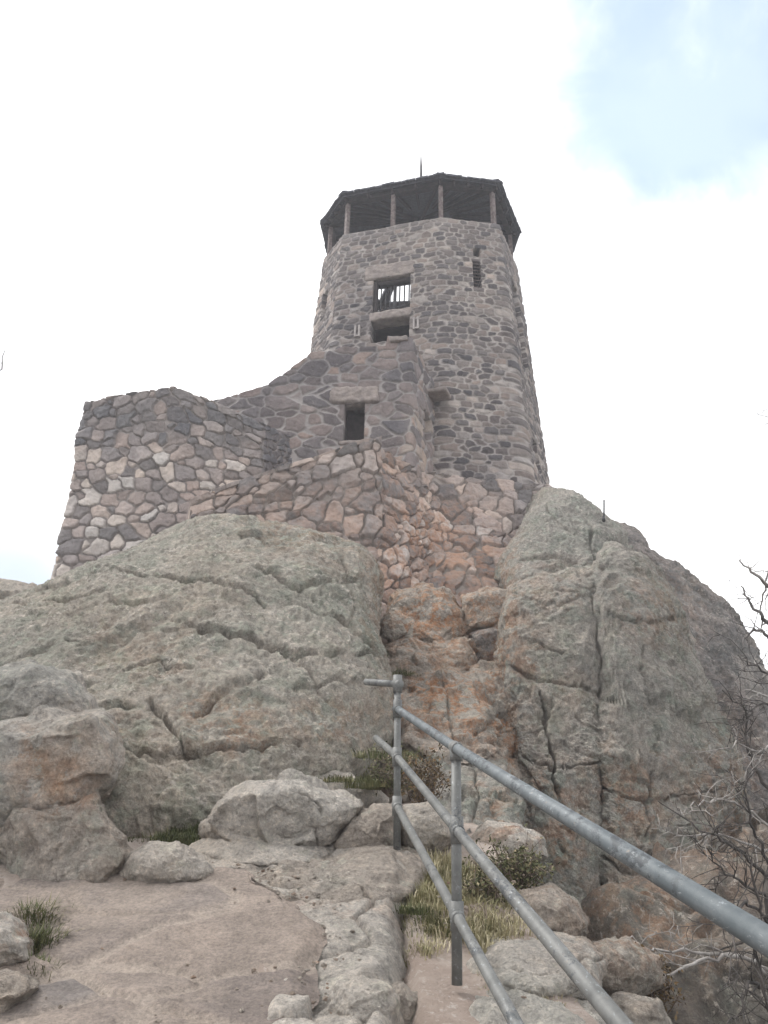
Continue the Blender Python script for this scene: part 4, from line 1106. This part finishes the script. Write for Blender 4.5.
def build_lower_walls():
    # bastion on the left
    b0 = at(175, 560, 14)
    T = thing('stone_bastion', 'pinkish grey mortared stone bastion with a flat top standing on the dome', 'stone wall', (b0[0], b0[1], b0[2] - 0.5))
    top = [(104, 408, 17.5), (86, 402, 14.4), (130, 394, 14.15), (175, 388, 13.9), (215, 402, 13.8), (262, 424, 13.55), (287, 437, 14.9)]
    mid = [(92, 490, 17.3), (72, 490, 14.25), (122, 490, 14.0), (172, 490, 13.75), (214, 490, 13.65), (265, 490, 13.4), (290, 490, 14.8)]
    bot = [(70, 620, 17.2), (46, 620, 14.1), (112, 610, 13.85), (168, 600, 13.6), (213, 590, 13.5), (268, 580, 13.3), (293, 580, 14.7)]
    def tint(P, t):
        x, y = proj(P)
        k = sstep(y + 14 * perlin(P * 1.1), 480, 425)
        k = np.maximum(k * 0.75, 1.5 * sstep(x, 261, 265))  # shade of the right return painted into its stone tones
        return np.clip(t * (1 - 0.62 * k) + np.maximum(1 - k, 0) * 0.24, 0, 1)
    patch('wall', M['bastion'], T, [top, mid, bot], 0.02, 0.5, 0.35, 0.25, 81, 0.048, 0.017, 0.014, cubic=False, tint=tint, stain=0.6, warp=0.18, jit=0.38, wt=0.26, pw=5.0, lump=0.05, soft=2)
    # sloping retaining wall in front of the wing
    r0 = at(300, 560, 12.4)
    T = thing('retaining_wall', 'low rubble retaining wall with a pale sloping coping below the stair wing', 'retaining wall', (r0[0], r0[1], r0[2] - 0.5))
    top = [(190, 501, 11.9), (240, 483, 12.3), (307, 461, 12.8), (360, 444, 13.15), (380, 441, 13.3)]
    bot = [(190, 570, 11.6), (240, 570, 11.9), (307, 580, 12.2), (362, 590, 12.3), (388, 600, 12.35)]
    patch('wall', M['rubble'], T, [top, bot], 0.017, 0.5, 0.33, 0.29, 91, 0.065, 0.018, 0.022, stain=0.6, lump=0.10, warp=0.2, jit=0.40, wt=0.30, pw=4.0, tint=lambda P, t: np.clip(t * 0.72, 0, 1))
    top = [(212, 493, 12.1)] + top[1:]
    cop = [(x, y - 2, Y) for x, y, Y in top]; cob = [(x, y + 2, Y) for x, y, Y in top]
    patch('coping', M['rubble'], T, [cop, cob], 0.02, 0.55, 0.6, 2.0, 95, 0.03, 0.012, 0.01, push=0.0, lump=0.10, warp=0.05, tint=lambda P, t: np.clip(t * 0.6 + 0.3, 0, 1))
    # rubble foundation under the tower
    f0 = at(450, 580, 14.5)
    T = thing('rubble_foundation', 'rough pink and tan rubble footing beneath the tower above the gully', 'foundation', (f0[0], f0[1], f0[2] - 0.5))
    rows = [[(366, 444, 13.45), (400, 462, 14.4), (430, 474, 16.3), (470, 481, 16.9), (510, 482, 17.0), (556, 490, 17.6)],
            [(372, 500, 12.9), (402, 515, 13.6), (432, 525, 15.3), (472, 530, 15.7), (510, 532, 15.8), (556, 530, 16.6)],
            [(378, 560, 12.4), (404, 560, 12.9), (432, 566, 14.1), (470, 570, 14.4), (510, 575, 14.6), (556, 570, 15.6)],
            [(376, 625, 11.9), (404, 620, 12.3), (432, 620, 12.9), (470, 625, 13.0), (510, 630, 13.2), (556, 620, 14.6)]]
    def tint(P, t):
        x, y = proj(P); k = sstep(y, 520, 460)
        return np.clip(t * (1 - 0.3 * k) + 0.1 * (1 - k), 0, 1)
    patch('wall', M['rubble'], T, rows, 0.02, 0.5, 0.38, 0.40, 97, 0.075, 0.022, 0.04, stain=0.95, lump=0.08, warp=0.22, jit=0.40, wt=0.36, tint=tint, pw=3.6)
build_lower_walls()

# ------------------------------------------------------------------ pipe railing
def pipe_mat(name, c1, c2, flake):
    m, nt, b = new_mat(name); g = NG(nt)
    p = g.pos()
    n = g.noise(p, 9, 6, 0.65)
    col = g.mix(g.step(n, 0.35, 0.65), c1, c2)
    n2_ = g.noise(g.pos(off=(3, 3, 3), scale=(1, .45, 1)), 30, 8, 0.8)
    n22 = g.noise(g.pos(off=(7, 1, 3)), 3.2, 3, 0.6)
    col = g.mix(g.math('MULTIPLY', g.step(n2_, 0.50, 0.55, 0, 0.9), g.step(n22, 0.62 - flake, 0.72 - flake)), col, (0.06, 0.065, 0.07))
    n23 = g.noise(g.pos(off=(2, 8, 3), scale=(1, .25, 1)), 60, 5, 0.8)
    col = g.mix(g.step(n23, 0.58, 0.66, 0, 0.6), col, (0.34, 0.36, 0.37))
    n3 = g.noise(g.pos(off=(1, 4, 3)), 14, 6, 0.7)
    col = g.mix(g.step(n3, 0.64, 0.72, 0, 0.6), col, (0.30, 0.22, 0.16))
    g.link(col, b.inputs['Base Color'])
    b.inputs['Metallic'].default_value = 0.15; b.inputs['Roughness'].default_value = 0.55; b.inputs['Specular IOR Level'].default_value = 0.35
    g.link(g.bump(n2_, 0.002, 0.6), b.inputs['Normal'])
    return m

def build_railing():
    m = pipe_mat('galvanised pipe', (0.115, 0.117, 0.112), (0.175, 0.176, 0.168), 0.12)
    mh = pipe_mat('worn handrail pipe', (0.10, 0.115, 0.122), (0.155, 0.17, 0.175), 0.17)
    Y1, Y2 = 3.8, 5.2
    T = thing('pipe_railing', 'grey galvanised pipe railing with three rails climbing along the path', 'railing', at(457, 975, Y1))
    rp = 0.024
    p1t, p1b = at(456, 748, Y1), at(457, 985, Y1)
    p2t, p2b = at(397.5, 684, Y2), at(397, 850, Y2)
    tr_end = at(768, 941, 1.47)
    d0 = tr_end - p1t
    far = p1t + d0 * 1.75
    pn_t = p1t + d0 * 1.5; pn_b = np.array([pn_t[0], pn_t[1], pn_t[2] - 0.98])
    for t, bm in ((p1t, p1b), (p2t, p2b), (pn_t, pn_b)):
        mb = MB(); mb.tube([bm, t], rp, 14); mb.build('post', m, T)
    m1, m2_ = at(457, 830, Y1), at(397, 757, Y2)
    l1, l2 = at(457, 916, Y1), at(397, 806, Y2)
    m0, l0 = at(376, 738, 5.75), None
    top0 = at(366, 682, 5.55)
    # top rail bends round the far post
    def bez(a, b, c, n=8):
        t = np.linspace(0, 1, n)[:, None]; return (1-t)**2*a + 2*t*(1-t)*b + t*t*c
    c1 = at(410, 716, 4.95)
    j2 = at(397.5, 709, Y2)
    mb = MB(); mb.tube(np.vstack([j2, j2 + (p1t - j2) * 0.12, j2 + (p1t - j2) * 0.9, p1t, p1t + d0 * 0.08, far]), rp * 1.04, 14); mb.build('rail', mh, T)
    mb = MB(); mb.tube([top0, p2t], rp, 12); mb.build('rail', m, T)
    def aim(a, px):                              # the lower rails run nearly parallel to the top one
        t = np.linspace(0.05, 1.2, 400); yy = proj(a + t[:, None] * d0)[1]
        k = np.argmin(np.abs(yy - 1024)); e = at(px, 1024, (a + t[k] * d0)[1])
        return a + (e - a) * 1.75 / t[k]
    mid_end = aim(m1, 620)
    low_end = aim(l1, 516)
    mb = MB(); mb.tube([m0, m2_, m1, mid_end], rp, 14); mb.build('rail', m, T)
    mb = MB(); mb.tube([l2, l1, low_end], rp, 14); mb.build('rail', m, T)
    # clamp fittings at every crossing
    def collar(P, d, r=1.32, ln=0.075):
        d = n2(d); mb = MB()
        mb.tube([P - d * ln/2, P - d * ln/2 * 0.9, P + d * ln/2 * 0.9, P + d * ln/2], [rp*1.2, rp*r, rp*r, rp*1.2], 14); return mb
    for P, d in ((p1t, d0), (m1, d0), (l1, d0), (p2t, p2t - top0), (j2, j2 - p1t), (m2_, m1 - m2_), (l2, l1 - l2), (pn_t, d0)):
        mb = collar(P, d)
        v = np.array([0, 0, 1.0])
        mb.tube([P - v * 0.06, P + v * (0.0 if P is p1t or P is pn_t else 0.06)], rp * 1.32, 14)
        mb.build('clamp', m, T)
build_railing()

# thin survey pole on the ridge
def build_pole():
    b, t = at(604, 522, 12.9), at(604, 500, 12.9)
    T = thing('marker_pole', 'thin metal marker pole sticking up from the cliff ridge', 'pole', b)
    mb = MB(); mb.tube([b, t], 0.016, 8); mb.build('rod', M['iron'], T)
    mb = MB(); mb.tube([b + [0, 0, .02], b + [0, 0, .12]], [0.035, 0.025], 8); mb.build('socket', M['iron'], T)
build_pole()

# ------------------------------------------------------------------ plants
def blades(spots, name, label, cat, stops, kind='stuff'):
    V = []; Fq = []; Ft = []; tone = []; n = 0
    for (px, py, Y, rx, cnt, hgt, tb) in spots:
        if Y is None: Y = ground_hit(px, py)
        c = at(px, py, Y)
        k = cnt
        k = int(k * (1.0 if name == 'grass' else 1.0)); nt_ = max(7, k // 40)                 # blades gather into separate tufts
        ta = rng.uniform(0, 2*np.pi, nt_); tr = 1.25 * rx * np.sqrt(rng.uniform(0, 1, nt_)); th_ = rng.uniform(0.35, 1.15, nt_); tt_ = rng.normal(0, .16, nt_)
        w_ = rng.integers(0, nt_, k)
        ox, oy = rng.normal(0, .034, k), rng.normal(0, .034, k)
        x = c[0] + tr[w_] * np.cos(ta[w_]) + ox; y = c[1] + 0.8 * tr[w_] * np.sin(ta[w_]) + oy
        z = np.clip(G(x, y), c[2] - 0.07, c[2] + 0.10) - 0.02
        base = np.stack([x, y, z], 1)
        h = (hgt if name == 'grass' else 0.72 * hgt) * rng.uniform(0.35, 1.0, k) * th_[w_]
        la = np.arctan2(oy, ox) + rng.normal(0, .5, k); lean = rng.uniform(0.2, 1.25, k)
        ld = np.stack([np.cos(la), np.sin(la), np.zeros(k)], 1)
        sd = np.stack([-np.sin(la + rng.normal(0, .6, k)), np.cos(la), np.zeros(k)], 1) * (0.0022 * rng.uniform(0.6, 1.6, k))[:, None]
        midp = base + ld * (h * lean * 0.25)[:, None] + np.array([0, 0, 1]) * (h * 0.6)[:, None]
        tip = base + ld * (h * lean * 0.8)[:, None] + np.array([0, 0, 1]) * (h * (1 - 0.3 * lean))[:, None]
        vv = np.stack([base - sd, base + sd, midp + sd * 0.8, midp - sd * 0.8, tip], 1).reshape(-1, 3)
        i = n + np.arange(k) * 5
        Fq.append(np.stack([i, i+1, i+2, i+3], 1)); Ft.append(np.stack([i+3, i+2, i+4], 1))
        V.append(vv); tone.append(np.repeat(np.clip(tb + tt_[w_] + rng.normal(0, 0.16, k), 0, 1), 5)); n += 5 * k
    o = mk(name, np.vstack(V), [np.vstack(Fq), np.vstack(Ft)], blade_mat(name + ' blades', stops), None, {'tone': np.concatenate(tone)}, True)
    return tag(o, label, cat, kind=kind)

GR = [(0, (0.05, 0.06, 0.025)), (0.4, (0.095, 0.11, 0.045)), (0.7, (0.16, 0.155, 0.075)), (1, (0.32, 0.27, 0.15))]
blades([(32, 928, None, .06, 2600, .16, .4), (33, 952, None, .06, 2600, .15, .45), (36, 975, None, .04, 1000, .12, .4), (85, 880, 4.85, .16, 1800, .07, .4), (120, 880, 4.85, .10, 1000, .07, .45), (65, 885, 4.8, .1, 800, .06, .35),
        (175, 838, 5.6, .14, 1800, .11, .35), (195, 822, 5.9, .14, 1800, .13, .3), (212, 802, 6.3, .13, 1200, .13, .35), (130, 838, 5.5, .12, 1000, .09, .3), (240, 778, 6.6, .22, 1800, .09, .5), (275, 774, 6.7, .2, 1500, .08, .55),
        (218, 862, 5.3, .08, 400, .06, .45), (372, 972, 3.95, .05, 400, .05, .5), (358, 772, 6.6, .25, 1600, .11, .5), (380, 777, 6.4, .2, 1400, .12, .55), (385, 748, 7.0, .2, 1000, .12, .45),
        (400, 672, 10.2, .3, 1200, .14, .45), (390, 652, 10.6, .2, 700, .16, .4), (415, 895, 4.6, .06, 600, .08, .5), (430, 915, 4.5, .08, 900, .10, .55)],
       'grass', 'short green grass tufts in the hollows between boulders', 'grass', GR)
DR = [(0, (0.11, 0.115, 0.05)), (0.35, (0.24, 0.225, 0.115)), (0.65, (0.38, 0.335, 0.21)), (1, (0.52, 0.46, 0.33))]
blades([(440, 905, None, .16, 1600, .17, .5), (455, 925, None, .16, 1600, .16, .55), (470, 900, None, .2, 2000, .2, .55), (485, 935, None, .14, 1000, .14, .6), (430, 880, None, .12, 900, .16, .45), (450, 870, None, .2, 1400, .2, .5), (500, 925, None, .15, 900, .14, .6),
        (520, 985, None, .14, 600, .09, .65), (420, 945, None, .07, 400, .09, .45), (418, 785, None, .2, 1200, .2, .5), (440, 800, None, .15, 700, .16, .6), (405, 800, None, .1, 500, .15, .5), (540, 975, None, .12, 400, .1, .7)],
       'dry_grass', 'straw coloured dry grass around the railing posts', 'grass', DR)

def shrub(label, px, py, Y, rad, hgt, nst, nleaf, stops, seed, leaf=0.014):
    r = np.random.default_rng(seed)
    if Y is None: Y = ground_hit(px, py)
    c = at(px, py, Y)
    T = thing('low_shrub', label, 'shrub', c - [0, 0, .03], 'low shrubs by the railing')
    mb = MB(); tips = []
    for k in range(nst):
        a = r.uniform(0, 2*np.pi); l = r.uniform(0.3, 1.0)
        e = c + np.array([math.cos(a) * rad * l, math.sin(a) * rad * l * .8, hgt * r.uniform(0.5, 1.05) * (1.1 - 0.5 * l)])
        b0 = c + np.array([math.cos(a), math.sin(a), 0]) * rad * 0.12 - [0, 0, .05]
        md = (b0 + e) / 2 + r.normal(0, .03, 3)
        mb.tube([b0, md, e], [0.006, 0.004, 0.002], 5, cap=False)
        for t in np.linspace(0.3, 1, 7):
            q = (1-t)**2*b0 + 2*t*(1-t)*md + t*t*e; tips.append(q)
            if t > 0.45:
                s = q + r.normal(0, .045, 3) + [0, 0, .02]; mb.tube([q, s], [0.0025, 0.001], 4, cap=False); tips.append(s)
    mb.build('stems', M['twig'], T)
    tips = np.array(tips)
    k = r.integers(0, len(tips), nleaf); p = tips[k] + r.normal(0, .02, (nleaf, 3))
    a = n2s(r.normal(size=(nleaf, 3))); b = n2s(np.cross(a, r.normal(size=(nleaf, 3))))
    s = leaf * r.uniform(.6, 1.4, nleaf)[:, None]
    V = np.stack([p - a*s, p + b*s*.45, p + a*s, p - b*s*.45], 1).reshape(-1, 3)
    i = np.arange(nleaf) * 4
    mk('leaves', V, [np.stack([i, i+1, i+2, i+3], 1)], blade_mat('shrub leaves', stops), T, {'tone': np.repeat(r.uniform(0, 1, nleaf), 4)})
def n2s(v): return v / (np.linalg.norm(v, axis=1, keepdims=True) + 1e-9)
M['twig'] = simple('shrub twigs', (0.10, 0.075, 0.06), (0.20, 0.16, 0.13), 20, 0.9, 0)
SG = [(0, (0.045, 0.05, 0.025)), (0.5, (0.105, 0.11, 0.052)), (0.85, (0.19, 0.175, 0.095)), (1, (0.30, 0.24, 0.15))]
SB = [(0, (0.05, 0.04, 0.025)), (0.5, (0.12, 0.09, 0.05)), (1, (0.26, 0.17, 0.09))]
shrub('dark olive shrub spreading behind the near railing post', 512, 885, 5.2, .27, .24, 40, 1900, SG, 1)
shrub('olive shrub just right of the near railing post', 488, 905, 4.8, .16, .18, 24, 900, SG, 2)
shrub('rusty brown shrub between the two railing posts', 425, 800, 6.0, .2, .36, 30, 1200, SB, 3)
shrub('green shrub at the base of the dome by the far post', 392, 790, 6.3, .22, .32, 30, 1300, SG, 4)
shrub('small dark shrub at the bottom right drop', 655, 1010, 4.9, .22, .3, 26, 900, SB, 5)

# ------------------------------------------------------------------ dead trees
M['bark'] = simple('dark dead bark', (0.055, 0.05, 0.047), (0.14, 0.125, 0.115), 14, 0.95, 0.03, stretch=(1, 1, .3))
M['greybark'] = simple('grey dead twigs', (0.11, 0.10, 0.095), (0.20, 0.185, 0.175), 14, 0.95, 0.01)
M['bleached'] = simple('bleached dead wood', (0.22, 0.20, 0.185), (0.38, 0.355, 0.33), 12, 0.85, 0.008, stretch=(1, 1, .5))
def limb(mb, pts, r0, r1, seed, twigs=0, tl=0.3, rough=0.05):
    r = np.random.default_rng(seed)
    pts = np.asarray(pts, float)
    x = np.linspace(0, len(pts) - 1, 5 * (len(pts) - 1) + 1)
    P = np.stack([np.interp(x, np.arange(len(pts)), pts[:, k]) for k in range(3)], 1)
    for _ in range(2): P[1:-1] = (P[:-2] + 2*P[1:-1] + P[2:]) / 4
    P[1:-1] += r.normal(0, 0.012, P[1:-1].shape)
    rad = np.linspace(r0, r1, len(P))
    mb.tube(P, rad, 8 if r0 < .05 else 14, rough=rough)
    for k in range(twigs):
        i = r.integers(len(P) // 4, len(P) - 1); d = n2(P[i] - P[i-1])
        s = n2(d * r.uniform(.2, .9) + r.normal(0, .7, 3))
        L = tl * r.uniform(.35, 1.0); q = P[i]; tw = [q]
        for m in range(4):
            q = q + s * L / 4; s = n2(s + r.normal(0, .28, 3)); tw.append(q)
        mb.tube(tw, np.linspace(max(rad[i] * .5, .003), .0018, 5), 5)
        for e in range(2):
            j = r.integers(1, 4); s2 = n2(s + r.normal(0, .8, 3)); mb.tube([tw[j], tw[j] + s2 * L * .2, tw[j] + n2(s2 + r.normal(0, .3, 3)) * L * .42], [.003, .002, .0012], 4)

def dead_trees():
    g_ = 'bare dead trees at the edges'
    b = at(800, 1140, 5.4)
    T = thing('dead_tree', 'leafless dead thicket of thin dark and bleached branches at the lower right edge', 'tree', b, g_)
    mb = MB(); limb(mb, [b, at(782, 1000, 5.5), at(770, 880, 5.6), at(776, 770, 5.75), at(790, 690, 5.9), at(798, 640, 5.9)], .05, .008, 1, 6, .5, rough=.10); mb.build('trunk', M['bark'], T)
    br = [([(770, 880, 5.6), (735, 845, 5.4), (700, 828, 5.2), (658, 801, 5.1)], .012, 9, 0), ([(772, 850, 5.65), (720, 836, 5.35), (676, 836, 5.2)], .009, 7, 1), ([(774, 792, 5.75), (748, 760, 5.6), (748, 718, 5.5), (722, 690, 5.45)], .012, 9, 0),
          ([(778, 740, 5.8), (760, 752, 5.6), (738, 745, 5.4), (719, 748, 5.35)], .009, 6, 1), ([(790, 690, 5.9), (756, 668, 5.7), (738, 655, 5.6)], .010, 7, 0), ([(778, 980, 5.5), (740, 955, 5.3), (711, 957, 5.2), (663, 979, 5.0), (626, 981, 4.9)], .014, 7, 1),
          ([(778, 975, 5.5), (721, 950, 5.3), (657, 950, 5.1), (612, 939, 5.0)], .011, 7, 1), ([(770, 900, 5.6), (742, 880, 5.4), (720, 868, 5.4), (694, 838, 5.3)], .010, 8, 0), ([(772, 920, 5.6), (742, 900, 5.3), (735, 940, 5.1), (728, 985, 5.0)], .010, 8, 0),
          ([(775, 830, 5.7), (735, 800, 5.5), (700, 800, 5.4), (688, 812, 5.3)], .009, 7, 1), ([(780, 1000, 5.5), (750, 980, 5.3), (742, 1010, 5.2), (720, 1030, 5.1)], .012, 8, 0), ([(772, 870, 5.6), (755, 830, 5.4), (744, 790, 5.3), (750, 765, 5.3)], .010, 9, 0),
          ([(775, 940, 5.6), (758, 905, 5.4), (750, 860, 5.3), (738, 850, 5.3)], .011, 9, 0), ([(784, 1040, 5.4), (762, 1000, 5.2), (756, 950, 5.1), (742, 925, 5.1)], .012, 9, 0), ([(780, 720, 5.8), (766, 700, 5.6), (752, 712, 5.5), (742, 730, 5.4)], .008, 7, 0)]
    for k, (pts, r0, tw, pale) in enumerate(br):
        mb = MB(); limb(mb, [at(*p) for p in pts], r0 * 1.15, .003, 20 + k, tw + (2 if pale else 6), .36); mb.build('branch', M['bleached' if pale else 'bark'], T)
    b = at(850, 900, 8.0); b[2] = min(b[2], float(G(b[0], b[1])))
    T = thing('dead_tree', 'bare grey tree reaching thin forked twigs in from the right edge against the sky', 'tree', b, g_)
    mb = MB(); limb(mb, [b, at(835, 760, 8.0), at(815, 640, 8.1), at(800, 540, 8.2), at(806, 440, 8.3), at(800, 360, 8.4)], .11, .012, 2, 6, .5, rough=.07); mb.build('trunk', M['bark'], T)
    br = [([(805, 600, 8.1), (768, 585, 7.9), (752, 572, 7.8), (739, 560, 7.8)], .022, 7), ([(812, 650, 8.1), (768, 622, 7.9), (752, 606, 7.8), (741, 586, 7.8)], .022, 8), ([(825, 700, 8.0), (768, 674, 7.8), (744, 659, 7.7)], .018, 6), ([(770, 640, 7.9), (758, 628, 7.8), (748, 634, 7.8), (742, 650, 7.8)], .014, 5), ([(803, 570, 8.2), (775, 560, 8.0), (764, 590, 7.9), (760, 615, 7.9)], .012, 5), ([(820, 680, 8.0), (780, 700, 7.8), (745, 690, 7.7)], .016, 7)]
    for k, (pts, r0, tw) in enumerate(br):
        mb = MB(); limb(mb, [at(*p) for p in pts], r0 * 1.3, .007, 50 + k, tw, .42); mb.build('branch', M['bleached'] if k in (0, 2, 5) else M['greybark'], T)
    for k, pts in enumerate(([(804, 500, 8.2), (840, 460, 8.3), (870, 420, 8.3)], [(803, 450, 8.3), (776, 420, 8.3), (772, 400, 8.4)], [(802, 560, 8.2), (850, 530, 8.2), (890, 480, 8.3)], [(815, 640, 8.1), (860, 600, 8.1), (900, 560, 8.2)])):
        mb = MB(); limb(mb, [at(*p) for p in pts], .024, .005, 90 + k, 8, .4); mb.build('branch', M['greybark'], T)
    b = at(-150, 800, 6.5); b[2] = float(G(b[0], b[1]))
    T = thing('dead_tree', 'bare tree mostly outside the frame whose twig tip pokes in at the left edge', 'tree', b, g_)
    mb = MB(); limb(mb, [b, at(-140, 650, 6.5), at(-110, 480, 6.6), at(-95, 330, 6.7), at(-102, 200, 6.8)], .10, .012, 3, 6, .5, rough=.07); mb.build('trunk', M['bark'], T)
    for k, pts in enumerate(([(-112, 500, 6.6), (-70, 470, 6.5), (-40, 470, 6.4)], [(-98, 360, 6.7), (-140, 320, 6.8), (-165, 270, 6.9)], [(-96, 340, 6.7), (-62, 310, 6.7), (-45, 270, 6.6)], [(-120, 540, 6.6), (-170, 500, 6.7), (-200, 470, 6.8)], [(-100, 270, 6.8), (-130, 225, 6.8), (-140, 180, 6.8)])):
        mb = MB(); limb(mb, [at(*p) for p in pts], .02, .004, 80 + k, 7, .35); mb.build('branch', M['bark'], T)
    mb = MB(); limb(mb, [at(-105, 440, 6.6), at(-50, 400, 6.5), at(-12, 384, 6.4), at(1, 372, 6.4), at(5, 350, 6.4)], .02, .003, 71, 3, .2); mb.build('branch', M['bark'], T)
dead_trees()

# ------------------------------------------------------------------ added volume veil, lifts the darks like lens glare
def build_glare_veil():
    mb = MB()
    lo = [np.array(p, float) for p in ((-4050, -4050, -190), (4050, -4050, -190), (4050, 4070, -190), (-4050, 4070, -190))]
    mb.hexa(lo, [p + [0, 0, 190 + 26] for p in lo])
    m = bpy.data.materials.new('thin haze'); m.use_nodes = True
    nt = m.node_tree
    nt.nodes.remove(nt.nodes['Principled BSDF'])
    v = nt.nodes.new('ShaderNodeVolumePrincipled')
    v.inputs['Color'].default_value = (0.93, 0.94, 1.0, 1)
    v.inputs['Density'].default_value = VEIL
    v.inputs['Anisotropy'].default_value = 0.3
    nt.links.new(v.outputs['Volume'], nt.nodes['Material Output'].inputs['Volume'])
    o = mb.build('glare_veil', m, None, smooth=False)
    tag(o, 'thin pale veil added to lift the darks like lens glare', 'glare_veil', kind='stuff')
    SC.cycles.volume_bounces = 1
VEIL = 0.0023
build_glare_veil()
